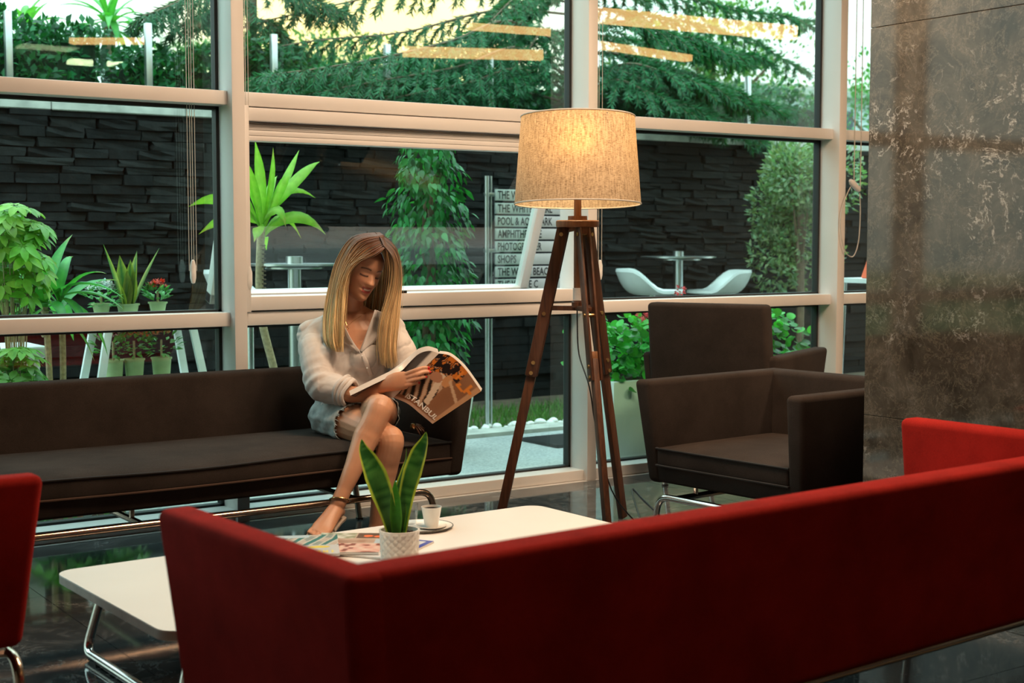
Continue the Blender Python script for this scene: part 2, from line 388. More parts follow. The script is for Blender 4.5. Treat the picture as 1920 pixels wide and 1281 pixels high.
# ---- glazed wall: deep mullions, transoms, panes
MX = [-5.65, -3.75, -1.87, 0.0, 1.90, 3.70, 5.55, 7.4]
MW = .058
TZ = [(.0, .052), (.848, .908), (1.795, 1.855), (3.14, 3.30)]
for k in range(len(MX)-1):
    x0 = MX[k]; xa = x0+MW; xb = MX[k+1]
    wnd = MB().box((x0, 0, 0), (xa, .19, CEIL_Z)).build('window_%d' % (k+1), 'aluminium_paint', bevel=.003); wnd['kind'] = 'structure'
    wnd['label'] = 'bay of the glazed wall with deep pale metal mullion'
    for (z0, z1) in TZ:
        yf = .03 if z0 == 0 else .05
        e = 0
        rbox('sill' if z0 == 0 else 'transom', (xa-.004, yf, z0), (xb+.004, GY+.03, z1), 'aluminium_paint', wnd, .004)
    # gaskets next to the glass
    for q in range(3):
        z0 = TZ[q][1]; z1 = TZ[q+1][0]
        if k == 3 and q == 1: continue
        g = MB()
        for (a, b) in (((xa, z0), (xa+.012, z1)), ((xb-.014, z0), (xb, z1)), ((xa, z0), (xb, z0+.010)), ((xa, z1-.014), (xb, z1))):
            g.box((a[0], GY-.022, a[1]), (b[0], GY+.022, b[1]))
        g.build('gasket', 'dark_gasket', wnd)
        MB().box((xa+.006, GY-.003, z0+.004), (xb-.006, GY+.003, z1-.004)).build('pane', 'window_glass', wnd, smooth=False)
    if k == 3:
        # opening light: fixed subframe, stacked blind slats and a sash pushed out at the bottom
        z0, z1 = TZ[1][1], TZ[2][0]
        rbox('subframe_rail', (xa, .04, z1-.062), (xb, .20, z1-.006), 'aluminium_paint', wnd, .003)
        rbox('subframe_rail', (xa, .035, z0+.006), (xb, .20, z0+.066), 'aluminium_paint', wnd, .003)
        rbox('subframe_stile', (xa, .02, z0), (xa+.028, .20, z1), 'aluminium_paint', wnd, .003)
        rbox('subframe_stile', (xb-.030, .08, z0), (xb, .20, z1), 'aluminium_paint', wnd, .003)
        for q, (za, zb, yy) in enumerate(((z1-.072, z1-.064, .10), (z1-.098, z1-.074, .085), (z1-.122, z1-.100, .08), (z1-.146, z1-.124, .075))):
            rbox('blind_slat', (xa+.03, yy, za), (xb-.032, .15, zb), 'aluminium_paint', wnd, .003)
        hz = z1-.065; H = hz-z0+.035; ang = math.asin(.31/H)
        piv = Vector(((xa+xb)/2, .205, hz))
        sash = empty('opening_sash', piv); sash.parent = wnd; sash.rotation_euler = (ang, 0, 0)
        hw = (xb-xa)/2-.032
        for nm, a, b in (('sash_rail', (-hw, -.02, -.05), (hw, .035, 0)), ('sash_rail', (-hw, -.02, -H), (hw, .035, -H+.05)),
                         ('sash_stile', (-hw, -.02, -H), (-hw+.048, .035, 0)), ('sash_stile', (hw-.05, -.02, -H), (hw, .035, 0))):
            rbox(nm, a, b, 'aluminium_paint', sash, .003)
        MB().box((-hw+.03, .004, -H+.03), (hw-.03, .010, -.03)).build('pane', 'window_glass', sash, smooth=False)
        MB().tube([(xb-.045, .19, z1-.30), (xb-.055, .19+.115, z1-.38), (xb-.06, .19+.125, z1-.40)], .007, 6).build('window_stay', 'steel', wnd)
        # handle on the sill
        hx = PY(752, 548, .06).x
        MB().box((hx-.018, .035, z0+.066), (hx+.018, .07, z0+.078)).box((hx-.022, .04, z0+.076), (hx-.008, .055, z0+.10)).build('window_handle', 'black_plastic', wnd, bevel=.002)
x0 = MX[-1]; o = MB().box((x0, 0, 0), (RX1, .19, CEIL_Z)).build('wall_window_end', 'aluminium_paint'); o['kind'] = 'structure'
# floor groove strip along the glazing
o = MB().box((RX0, .0, -.05), (RX1, .2, -.001)).build('trim_1', 'aluminium_paint'); o['kind'] = 'structure'
# ---- marble pillar
pc = PY(1622, 640, -2.36); PX0, PY1 = pc.x, -2.36
zj1 = PY(1619, 777, -2.36).z; zj2 = PY(1627, 52, -2.36).z
pw, pd = 1.1, 1.3
pil = struct('pillar', MB().box((PX0+.02, PY1-pd+.02, -.05), (PX0+pw-.02, PY1-.02, CEIL_Z)), 'dark_mortar')
pil['label'] = 'square pillar clad in polished grey-brown marble slabs'
for (z0, z1) in ((0, zj1-.0015), (zj1, zj2-.0015), (zj2, CEIL_Z)):
    rbox('marble_slab', (PX0, PY1-pd, z0), (PX0+.021, PY1, z1), 'pillar_marble', pil, .0012, 1)
    rbox('marble_slab', (PX0+.0225, PY1-.021, z0), (PX0+pw, PY1, z1), 'pillar_marble', pil, .0012, 1)
    rbox('marble_slab', (PX0+.0225, PY1-pd, z0), (PX0+pw, PY1-pd+.021, z1), 'pillar_marble', pil, .0012, 1)
    rbox('marble_slab', (PX0+pw-.021, PY1-pd+.023, z0), (PX0+pw, PY1-.023, z1), 'pillar_marble', pil, .0012, 1)
# ---- linear ceiling lights of the lounge (seen as orange bars mirrored in the glass)
def mirror(px, py, Z):
    p = PZ(px, py, Z); return Vector((p.x, 2*GY-p.y, p.z))
def linear_light(a, b, h, label):
    a = Vector(a); b = Vector(b); d = b-a; L = d.length; rz = math.atan2(d.y, d.x)
    r = empty('linear_light', a, rz, label, 'ceiling light', 'long warm lights under the ceiling')
    rbox('diffuser', (0, -.05, -h), (L, .05, 0), 'warm_strip', r, .003)
    rbox('housing', (0, -.055, 0), (L, .055, .03), 'light_wood', r, .003)
    for s in (.15, .85): MB().tube([(L*s, 0, .03), (L*s, 0, CEIL_Z-a.z-.001)], .004, 6).build('rod', 'steel', r)
linear_light(mirror(625, 84, 3.0), mirror(1016, 95, 3.0), .09, 'long warm linear light hung under the ceiling')
linear_light(mirror(1105, 14, 3.0), mirror(1488, 50, 3.0), .11, 'long warm linear light hung under the ceiling')
linear_light(mirror(880, 44, 3.0), mirror(1035, 56, 3.0), .05, 'long warm linear light hung under the ceiling')
linear_light(mirror(1120, 78, 3.0), mirror(1290, 104, 3.0), .06, 'long warm linear light hung under the ceiling')
linear_light(mirror(132, 72, 3.0), mirror(268, 72, 3.0), .05, 'long warm linear light hung under the ceiling')
# ================================================================== outside: ground, retaining wall
struct('ground_terrace', MB().box((-14, .19, -.25), (16, 1.80, -.03)), 'paving')['label'] = 'grey aggregate paving outside the glass'
struct('kerb', MB().box((-1.6, 1.80, -.25), (16, 2.0, -.005)), 'stone_coping')
struct('garden_bed', MB().box((-1.6, 2.0, -.25), (16, 3.7, -.035)), 'earth')
WY = 3.6; WTOP = 2.05
wall = struct('wall_retaining', MB().box((-1.5, WY+.05, -.2), (16, WY+.40, WTOP)), 'dark_mortar')
wall['label'] = 'dark stacked-stone retaining wall with pale coping'
stone_vars = []
for q in range(6):
    me = bpy.data.meshes.new('stone'); bm = bmesh.new(); bmesh.ops.create_cube(bm, size=1)
    bmesh.ops.subdivide_edges(bm, edges=bm.edges, cuts=1, use_grid_fill=True)
    for v in bm.verts:
        n = [c*2 for c in v.co]; k = .95 if sum(abs(c) > .9 for c in n) >= 2 else 1
        v.co = Vector((v.co.x*(k if abs(n[0]) > .9 else 1), v.co.y, v.co.z*(k if abs(n[2]) > .9 else 1)))
        v.co += Vector((random.uniform(-.03, .03), random.uniform(-.09, .09), random.uniform(-.05, .05)))
    bm.to_mesh(me); bm.free(); me.materials.append(MAT['dark_stone']); stone_vars.append(me)
rest = MB(); nst = 0; z = -.1; cand = []
while z < WTOP-.02:
    h = min(random.uniform(.048, .080), WTOP-z); x = -1.5+random.uniform(0, .1)
    while x < 12:
        L = random.uniform(.16, .42); cand.append((x+L/2, z+h/2, L, h)); x += L
    z += h
def vis_px(x, y, zz):
    v = Vector((x, y, zz))-CAMP; d = v.dot(FWD); return 960+FPX*v.dot(RGT)/d, 640.5-FPX*v.dot(UPV)/d
def in_view(x, z):
    px, py = vis_px(x, WY, z)
    return (0 < px < 400 and 190 < py < 560) or (480 < px < 960 and 262 < py < 545) or (1120 < px < 1560 and 250 < py < 545)
vis = sorted([c for c in cand if in_view(c[0], c[1])], key=lambda c: -c[2]*c[3]); pick = set(vis[:300])
for c in cand:
    x, zz, L, h = c; dy = random.uniform(.0, .045)
    if c in pick:
        o = bpy.data.objects.new('stone', random.choice(stone_vars)); COL.objects.link(o); o.parent = wall
        o.location = (x, WY+.04-dy, zz); o.scale = (L-.003, .12, h-.003)
    else: rest.box((x-L/2+.0015, WY-.02-dy, zz-h/2+.0015), (x+L/2-.0015, WY+.08, zz+h/2-.0015))
o = rest.build('stone_courses', 'dark_stone', wall); o['kind'] = 'stuff'
x = -1.5
while x < 12:
    rbox('coping_stone', (x, WY-.06, WTOP), (x+.895, WY+.45, WTOP+.07), 'stone_coping', wall, .006, 1); x += .9
struct('upper_ground', MB().box((-1.5, WY+.38, -.2), (40, 40, WTOP+.02)), 'earth')
struct('lawn', MB().box((-40, 1.80, -.25), (-1.6, 40, -.035)), 'lawn_green')
# ================================================================== upholstered seating
def seating(name, W, D, back_top, arm_top, fab, frame_mat, loc, rz, label, cat, group=None, seat_z=.425, piping=('dark_piping', 'rust_piping'), sag=0.0, ncush=1, inset=.07):
    """local frame: front faces -y, centre on the floor"""
    r = empty(name, loc, rz, label, cat, group)
    b0 = .27; at = .085; lean = .035; hw = W/2; yf = -D/2; yb = D/2
    def panel(nm, pts, bev=.022):
        return MB().hexa(pts).build(nm, fab, r, bevel=bev, seg=4)
    # armrests: flare outward and forward to the top
    for s in (-1, 1):
        xo0 = s*(hw-lean); xi0 = s*(hw-lean-at*.8); xo1 = s*hw; xi1 = s*(hw-at)
        a, b = (xo0, xi0) if s < 0 else (xi0, xo0); c, d = (xo1, xi1) if s < 0 else (xi1, xo1)
        panel('armrest', [(a, yf+.05, b0), (b, yf+.05, b0), (b, yb-.02, b0), (a, yb-.02, b0), (c, yf, arm_top), (d, yf, arm_top), (d, yb, arm_top), (c, yb, arm_top)])
    # backrest leaning back
    bt = .10; lb = .0 if back_top < .75 else .06
    panel('backrest', [(-hw+lean+.01, yb-.02-bt*1.1, b0), (hw-lean-.01, yb-.02-bt*1.1, b0), (hw-lean-.01, yb-.025, b0), (-hw+lean+.01, yb-.025, b0),
                       (-hw+at*.6, yb-bt+lb, back_top), (hw-at*.6, yb-bt+lb, back_top), (hw-at*.6, yb+lb, back_top), (-hw+at*.6, yb+lb, back_top)])
    # seat base
    panel('seat_base', [(-hw+lean+.03, yf+.055, b0+.004), (hw-lean-.03, yf+.055, b0+.004), (hw-lean-.03, yb-.05, b0+.004), (-hw+lean+.03, yb-.05, b0+.004),
                        (-hw+lean+.03, yf+.045, seat_z-.075), (hw-lean-.03, yf+.045, seat_z-.075), (hw-lean-.03, yb-.05, seat_z-.075), (-hw+lean+.03, yb-.05, seat_z-.075)], .012)
    # cushions with piped seams, top slightly crowned
    xa, xb = -hw+lean+at*.8-.012, hw-lean-at*.8+.012; wc = (xb-xa)/ncush
    for q in range(ncush):
        x0 = xa+q*wc+.002; x1 = xa+(q+1)*wc-.002; y0 = yf+.038; y1 = yb-.11; zt = seat_z; zb = seat_z-.085
        nx, ny = max(8, int((x1-x0)/.05)), 12
        def top(u, v):
            e = min(u, 1-u)*(x1-x0); crown = .018*min(1, e/.12)*min(1, min(v, 1-v)*(y1-y0)/.12)
            wv = sag*(math.sin(u*9.0)*.5+math.sin(u*17+1)*.3)*(1-v)
            return zt+crown-.012+wv
        V = []; F = []
        def fy(u): return y0 + sag*1.2*math.sin(u*7+.5)
        for j in range(ny+1):
            for i in range(nx+1):
                u, v = i/nx, j/ny; V.append((x0+(x1-x0)*u, fy(u)+(y1-fy(u))*v, top(u, v)))
        nb = len(V)
        for j in range(ny+1):
            for i in range(nx+1):
                u, v = i/nx, j/ny; V.append((x0+(x1-x0)*u, fy(u)+(y1-fy(u))*v, zb+sag*.35*math.sin(u*9.0)*(1-v)))
        idx = lambda i, j, o=0: o+j*(nx+1)+i
        for j in range(ny):
            for i in range(nx):
                F.append((idx(i, j), idx(i+1, j), idx(i+1, j+1), idx(i, j+1))); F.append((idx(i, j, nb), idx(i, j+1, nb), idx(i+1, j+1, nb), idx(i+1, j, nb)))
        for i in range(nx):
            F.append((idx(i, 0), idx(i, 0, nb), idx(i+1, 0, nb), idx(i+1, 0))); F.append((idx(i, ny), idx(i+1, ny), idx(i+1, ny, nb), idx(i, ny, nb)))
        for j in range(ny):
            F.append((idx(0, j), idx(0, j+1), idx(0, j+1, nb), idx(0, j, nb))); F.append((idx(nx, j), idx(nx, j, nb), idx(nx, j+1, nb), idx(nx, j+1)))
        cu = MB().add(V, F).build('seat_cushion', fab, r, bevel=.012, seg=3, auto=50)
        for (oo, pm, dz) in ((0, piping[0], -.003), (nb, piping[1], .004)):
            path = [Vector(V[idx(i, 0, oo)])+Vector((0, -.002, dz)) for i in range(nx+1)]
            path = [Vector(V[idx(0, ny//2, oo)])+Vector((-.001, 0, dz))]+path+[Vector(V[idx(nx, ny//2, oo)])+Vector((.001, 0, dz))]
            MB().tube(path, .0042, 6).build('piping', pm, cu)
    # tube frames: a bent tube under the front and one under the back, tied by cross tubes
    zr = .222; R = .0135; xl = hw-inset-.03
    for nm, y in (('front_frame', yf+.045), ('rear_frame', yb-.14)):
        MB().tube(arc_path([(-xl-.03, y, .006), (-xl, y, zr), (xl, y, zr), (xl+.03, y, .006)], .06, 8), R, 12).build(nm, frame_mat, r)
        for s in (-1, 1): MB().lathe([(.0, 0), (.017, 0), (.017, .008), (.0, .008)], (s*(xl+.03), y, 0), 12).build('glide', 'black_plastic', r)
    for s in ((-1, 1) if W < 1.2 else (-1, 0, 1)):
        MB().tube([(s*xl*.72, yf+.045, zr), (s*xl*.72, yb-.14, zr)], R*.9, 8).build('cross_tube', frame_mat, r)
        for y in (yf+.16, yb-.20): MB().tube([(s*xl*.72, y, zr), (s*xl*.72, y, b0+.01)], .010, 8).build('spacer', frame_mat, r)
    return r
# dark sofa in front of the window
DS = seating('sofa', 2.75, .83, .675, .675, 'dark_brown_fabric', 'copper_tube', (.635-1.375, -.515, 0), math.radians(.6),
        'long dark brown fabric sofa on copper tube legs before the window', 'sofa', sag=.008, inset=.16)
# red sofa: back to the camera
rc = PZ(652, 1085, .675); re = PZ(1920, 872, .675); ra = math.atan2(re.y-rc.y, re.x-rc.x); RL = 2.50
cx = Vector((math.cos(ra), math.sin(ra), 0)); cyv = Vector((-math.sin(ra), math.cos(ra), 0))
pos = rc + cx*(RL/2) + cyv*(.76/2); pos.z = 0
RS = seating('sofa', RL, .76, .675, .675, 'red_fabric', 'chrome', pos, ra+math.pi, 'long red fabric sofa with low back beside the marble pillar', 'sofa', piping=('red_fabric', 'red_fabric'))
# red armchair at the table end, facing along the window
af = PZ(82, 893, .675)
seating('armchair', .78, .80, .675, .675, 'red_fabric', 'copper_tube', (af.x-.40, af.y+.39, 0), math.radians(91), 'red fabric armchair at the end of the white coffee table', 'armchair', piping=('red_fabric', 'red_fabric'))
# dark armchair by the lamp
p0 = PZ(1192, 712, .675); p1 = PZ(1500, 745, .675); a2 = math.atan2(p1.y-p0.y, p1.x-p0.x)   # direction along the front
mid = (p0+p1)/2; fr = Vector((math.cos(a2+math.pi/2), math.sin(a2+math.pi/2), 0)); mid.z = 0
AW = (p1-p0).length+.03
seating('armchair', AW, .84, .675, .675, 'dark_brown_fabric', 'chrome', mid+fr*.42, a2, 'dark brown low armchair with seat cushion next to the tripod lamp', 'armchair', piping=('dark_piping', 'dark_piping'))
# high-backed armchair turned to the window
q0 = PZ(1226, 566, .92); q1 = PZ(1444, 571, .92); qm = (q0+q1)/2
ha = math.radians(-62)+math.pi   # front faces -y local
fdir = Vector((math.cos(math.radians(26)), math.sin(math.radians(26)), 0))
hp = qm + fdir*.36; hp.z = 0
seating('armchair', .70, .76, .92, .675, 'dark_brown_fabric', 'chrome', hp, math.radians(26+90), 'dark brown high-backed armchair facing the window', 'armchair', piping=('dark_piping', 'dark_piping'))
# ================================================================== coffee table
tfl = PZ(100, 1072, .25); tfr = PZ(1003, 946, .25); ta = math.atan2(tfr.y-tfl.y, tfr.x-tfl.x); TL = (tfr-tfl).length; TD = .82
tb = empty('coffee_table', (tfl.x, tfl.y, 0), ta, 'long low white coffee table on chrome sled legs', 'table')
def rounded_slab(x0, y0, x1, y1, z0, z1, r, n=6):
    pts = []
    for (cx_, cy_, s) in ((x1-r, y1-r, 0), (x0+r, y1-r, 1), (x0+r, y0+r, 2), (x1-r, y0+r, 3)):
        for k in range(n+1):
            th = math.pi/2*(s+k/n); pts.append((cx_+r*math.cos(th), cy_+r*math.sin(th)))
    m = len(pts); V = [(x, y, z0) for x, y in pts]+[(x, y, z1) for x, y in pts]
    return MB().add(V, [tuple(range(m-1, -1, -1)), tuple(range(m, 2*m))]+[(i, (i+1) % m, m+(i+1) % m, m+i) for i in range(m)])
TT = .25
rounded_slab(0, -TD, TL, 0, TT-.004, TT, .06).build('tabletop', 'white_laminate', tb, auto=30)
rounded_slab(0, -TD, TL, 0, TT-.026, TT-.004, .06).build('top_edge', 'white_laminate_edge', tb, auto=30)
for xx, s in ((.12, -1), (TL-.12, 1)):
    MB().tube(arc_path([(xx, -.10, TT-.026), (xx+s*.055, -.075, .016), (xx+s*.055, -TD+.075, .016), (xx, -TD+.10, TT-.026)], .05, 8), .014, 12).build('leg', 'chrome', tb)
    for yy in (-.16, -TD+.16): MB().box((xx+s*.055-.012, yy-.025, 0), (xx+s*.055+.012, yy+.025, .01)).build('glide', 'black_plastic', tb)
MB().box((.14, -TD/2-.02, TT-.05), (TL-.14, -TD/2+.02, TT-.026)).build('stretcher', 'steel', tb)
# ================================================================== tripod floor lamp
FH = Vector((math.sin(YAW), math.cos(YAW), 0))
LR = .335; th3 = math.radians(50)
f3 = PZ(1168, 972, 0); LC = f3 - (RGT*math.cos(th3)+FH*math.sin(th3))*LR; LC.z = 0
lamp = empty('floor_lamp', LC, 0, 'wooden tripod floor lamp with glowing linen drum shade', 'lamp')
HUB = 1.255
for k in range(3):
    th = th3+k*2*math.pi/3
    rd = RGT*math.cos(th)+FH*math.sin(th); td = Vector((-rd.y, rd.x, 0))
    top = rd*.062+Vector((0, 0, HUB)); ft = rd*LR+Vector((0, 0, .004)); ax = (ft-top).normalized(); L = (ft-top).length
    wd = (rd-ax*rd.dot(ax)).normalized()
    def slat(a, b, off, hw, ht):
        P0 = top+ax*a+td*off; P1 = top+ax*b+td*off
        return [P0-wd*hw-td*ht, P0+wd*hw-td*ht, P0+wd*hw+td*ht, P0-wd*hw+td*ht, P1-wd*hw-td*ht, P1+wd*hw-td*ht, P1+wd*hw+td*ht, P1-wd*hw+td*ht]
    leg = MB().hexa(slat(-.02, .62, -.0195, .0245, .0055)).build('leg', 'walnut', lamp, bevel=.004, seg=2)
    MB().hexa(slat(-.02, .62, .0195, .0245, .0055)).build('leg_slat', 'walnut', leg, bevel=.004, seg=2)
    MB().hexa(slat(.53, L, 0, .0195, .0125)).build('leg_extension', 'walnut', leg, bevel=.002)
    MB().hexa(slat(.50, .53, 0, .014, .0135)).build('leg_block', 'light_wood', leg, bevel=.001)
    for a in (.012, .35, .56, .605):
        P = top+ax*a; MB().tube([P-td*.029, P+td*.029], .0085, 10).build('bolt', 'gold', leg)
    # hub fork
    MB().tube([top-td*.016+Vector((0, 0, 0)), top+td*.016], .015, 10).build('hinge', 'light_wood', lamp)
    MB().hexa([rd*.0-td*.014+Vector((0,0,HUB+.005)), rd*.075-td*.014+Vector((0,0,HUB-.012)), rd*.075+td*.014+Vector((0,0,HUB-.012)), rd*.0+td*.014+Vector((0,0,HUB+.005)),
               rd*.0-td*.014+Vector((0,0,HUB+.03)), rd*.082-td*.022+Vector((0,0,HUB+.03)), rd*.082+td*.022+Vector((0,0,HUB+.03)), rd*.0+td*.014+Vector((0,0,HUB+.03))]).build('hub_arm', 'light_wood', lamp, bevel=.003)
    # spreader bar
    a = top+ax*.325; MB().hexa([Vector((0, 0, a.z))-td*.012+Vector((0, 0, -.011)), a-td*.012+Vector((0, 0, -.011)), a+td*.012+Vector((0, 0, -.011)), Vector((0, 0, a.z))+td*.012+Vector((0, 0, -.011)),
                                Vector((0, 0, a.z))-td*.012+Vector((0, 0, .009)), a-td*.012+Vector((0, 0, .009)), a+td*.012+Vector((0, 0, .009)), Vector((0, 0, a.z))+td*.012+Vector((0, 0, .009))]).build('spreader', 'walnut', lamp, bevel=.002)
SPZ = HUB-.31
MB().lathe([(0, .028), (.088, .028), (.090, .034), (.090, .052), (.085, .056), (0, .056)], (0, 0, HUB-.01), 36).build('hub', 'light_wood', lamp, auto=40)
MB().lathe([(0, .045), (.040, .045), (.040, .064), (0, .064)], (0, 0, HUB), 28).build('collar', 'light_wood', lamp)
MB().tube([(0, 0, SPZ+.03), (0, 0, 1.50)], .0155, 16).build('pole', 'light_wood', lamp)
MB().lathe([(0, 0), (.024, 0), (.024, .022), (.019, .024), (.019, .028), (0, .028)], (0, 0, SPZ-.005), 20).build('pole_foot', 'walnut', lamp)
MB().lathe([(.0185, .0), (.0185, .05), (.0, .05)], (0, 0, SPZ+.026), 20).build('paper_tag', 'white_plastic', lamp)
SB, STP = 1.368, 1.728; rb_, rt_ = .262, .235
sh = MB().lathe([(rb_+(rt_-rb_)*i/12, SB+(STP-SB)*i/12) for i in range(13)], n=72)
sh.f = sh.f[:-2] if len(sh.f[-1]) > 4 else sh.f
shade = sh.build('lamp_shade', 'linen_shade', lamp)
TLT = Matrix.Translation((0, 0, 1.5)) @ Matrix.Rotation(math.radians(-2.9), 4, RGT) @ Matrix.Translation((0, 0, -1.5)); shade.matrix_local = TLT
for (r_, z_) in ((rb_, SB), (rt_, STP)):
    MB().tube([(r_*math.cos(a), r_*math.sin(a), z_) for a in np.linspace(0, 2*math.pi, 73)], .0032, 6, cap=False).build('shade_rim', 'cord_grey', shade)
for k in range(3):
    a = k*2*math.pi/3+.4; MB().tube([(0, 0, 1.50), (rt_*math.cos(a), rt_*math.sin(a), STP-.01)], .003, 6).build('shade_spoke', 'steel', shade)
MB().lathe([(0, 0), (.018, 0), (.018, .05), (0, .05)], (0, 0, 1.47), 16).build('bulb_socket', 'white_plastic', lamp)
MB().lathe([(0.0, -.005), (.014, .0), (.03, .035), (.032, .055), (.022, .08), (0, .09)], (0, 0, 1.52), 20).build('bulb', 'bulb', lamp)
pl = bpy.data.lights.new('lamp_bulb_light', 'POINT'); pl.energy = 9; pl.color = (1, .66, .34); pl.shadow_soft_size = .06
plo = bpy.data.objects.new('lamp_bulb_light', pl); COL.objects.link(plo); plo.location = LC+Vector((0, 0, 1.635))
# cord down the leg and over the floor
l2 = th3-2*math.pi/3; rd2 = RGT*math.cos(l2)+FH*math.sin(l2)
cp = [Vector((0, 0, SPZ)), Vector((.0, 0, SPZ-.06)), rd2*.02+Vector((0, 0, SPZ-.2)), rd2*.13+Vector((0, 0, .62)), rd2*.10+RGT*.04+Vector((0, 0, .45)), rd2*.16+RGT*.08+Vector((0, 0, .2)), RGT*.25+FH*.02+Vector((0, 0, .03)), RGT*.28+Vector((0, 0, .004))]
for (px, py) in ((1185, 918), (1210, 940), (1250, 975), (1300, 985)): v = PZ(px, py, .004)-LC; v.z = .004; cp.append(v)
def smooth_path(P, n=6):
    P = [Vector(p) for p in P]; out = []
    for i in range(len(P)-1):
        p0 = P[max(0, i-1)]; p1 = P[i]; p2 = P[i+1]; p3 = P[min(len(P)-1, i+2)]
        for k in range(n):
            t = k/n; out.append(.5*((2*p1)+(p2-p0)*t+(2*p0-5*p1+4*p2-p3)*t*t+(3*p1-p0-3*p2+p3)*t**3))
    out.append(P[-1]); return out
MB().tube(smooth_path(cp), .0032, 6).build('power_cord', 'black_plastic', lamp)
# ================================================================== blind cords on the window frames
def blind_cord(pxs, py_end, Yp, label, weight=True, mat='cord_grey'):
    b = PY(sum(pxs)/len(pxs), py_end, Yp)
    r = empty('blind_cord', (b.x, b.y, b.z), 0, label, 'cord', 'beaded blind cords by the mullions')
    for p in pxs:
        q = PY(p, py_end, Yp)-b
        MB().tube([(q.x, 0, .0), (q.x, 0, CEIL_Z-.17-b.z)], .0014, 5).build('cord', mat, r)
    if weight:
        MB().lathe([(0, -.055), (.008, -.052), (.013, -.03), (.013, .02), (.007, .045), (0, .048)], n=14).build('cord_weight', 'white_plastic', r)
    return r
blind_cord((355, 360, 364, 369), 508, .10, 'four beaded blind cords with clear weight beside the planted bay')
blind_cord((465, 470), 520, .025, 'pair of blind cords with white clip on the mullion behind the sofa')
blind_cord((1122, 1128), 505, .015, 'pair of blind cords with white weight behind the tripod lamp')
k0 = PY(1606, 350, -.02)
r = empty('blind_cord', k0, 0, 'pale looped blind cord with toggle by the marble pillar', 'cord', 'beaded blind cords by the mullions')
for (px, dz) in ((1601, .04), (1613, -.02)):
    q = PY(px, 350, -.02)-k0; MB().tube([(q.x, 0, dz), (q.x, 0, CEIL_Z-.17-k0.z)], .003, 5).build('cord', 'cord_grey', r)
lp = [PY(px, py, -.02)-k0 for (px, py) in ((1603, 338), (1590, 360), (1578, 395), (1576, 430), (1582, 465), (1592, 480), (1602, 478), (1610, 450), (1613, 400), (1612, 362))]
MB().tube(smooth_path(lp), .003, 6).build('cord_loop', 'cord_grey', r)
ta_, tb_ = PY(1594, 338, -.03)-k0, PY(1611, 358, -.03)-k0
MB().tube([ta_, ta_.lerp(tb_, .2), ta_.lerp(tb_, .8), tb_], [.010, .018, .018, .010], 10).build('toggle', 'aluminium_paint', r)
# ================================================================== things on the coffee table
TZ0 = TT
pp = PZ(749, 994, .35)
pot = empty('potted_snake_plant', (pp.x, pp.y, TZ0), 0, 'snake plant in white diamond-patterned pot on coffee table', 'potted plant')
NPT, NPZ, PR, PH = 180, 26, .0605, .102
V = []; F = []
for j in range(NPZ+1):
    z = PH*j/NPZ; fl = PR*(.93+.07*j/NPZ)
    for i in range(NPT):
        a = 2*math.pi*i/NPT; u = a*15/(2*math.pi); v = z/PH*5.0
        e = min(abs((u+v) % 1-.5), abs((u-v) % 1-.5))   # 0 on the ridges
        ridge = max(0, 1-e/.16) if .03 < z/PH < .94 else .8
        rr = fl+.0036*min(1, ridge)-.0024; V.append((rr*math.cos(a), rr*math.sin(a), z))
F = [(j*NPT+i, j*NPT+(i+1) % NPT, (j+1)*NPT+(i+1) % NPT, (j+1)*NPT+i) for j in range(NPZ) for i in range(NPT)]
b = len(V)
for (rr, z) in ((PR-.005, PH), (PR-.006, PH-.016)):
    V += [(rr*math.cos(2*math.pi*i/NPT), rr*math.sin(2*math.pi*i/NPT), z) for i in range(NPT)]
F += [(NPZ*NPT+i, NPZ*NPT+(i+1) % NPT, b+(i+1) % NPT, b+i) for i in range(NPT)]+[(b+i, b+(i+1) % NPT, b+NPT+(i+1) % NPT, b+NPT+i) for i in range(NPT)]
F.append(tuple(range(NPT-1, -1, -1)))
MB().add(V, F).build('pot', 'ceramic', pot, auto=60)
so = MB().lathe([(0, 0), (PR-.007, 0), (PR-.007, .006), (.03, .009), (0, .010)], (0, 0, PH-.022), 40); so.build('soil', 'soil', pot)
gr = MB()
for q in range(90):
    a = random.uniform(0, 6.28); rr = PR*.88*math.sqrt(random.random()); c = Vector((rr*math.cos(a), rr*math.sin(a), PH-.014)); s = random.uniform(.0015, .0035)
    gr.hexa([c+Vector((x*s*random.uniform(.6, 1.2), y*s*random.uniform(.6, 1.2), zz*s)) for (x, y, zz) in ((-1,-1,-1),(1,-1,-1),(1,1,-1),(-1,1,-1),(-1,-1,1),(1,-1,1),(1,1,1),(-1,1,1))])
o = gr.build('gravel', 'soil', pot, smooth=False); o['kind'] = 'stuff'
pd_ = (pp-CAMP).dot(FWD)
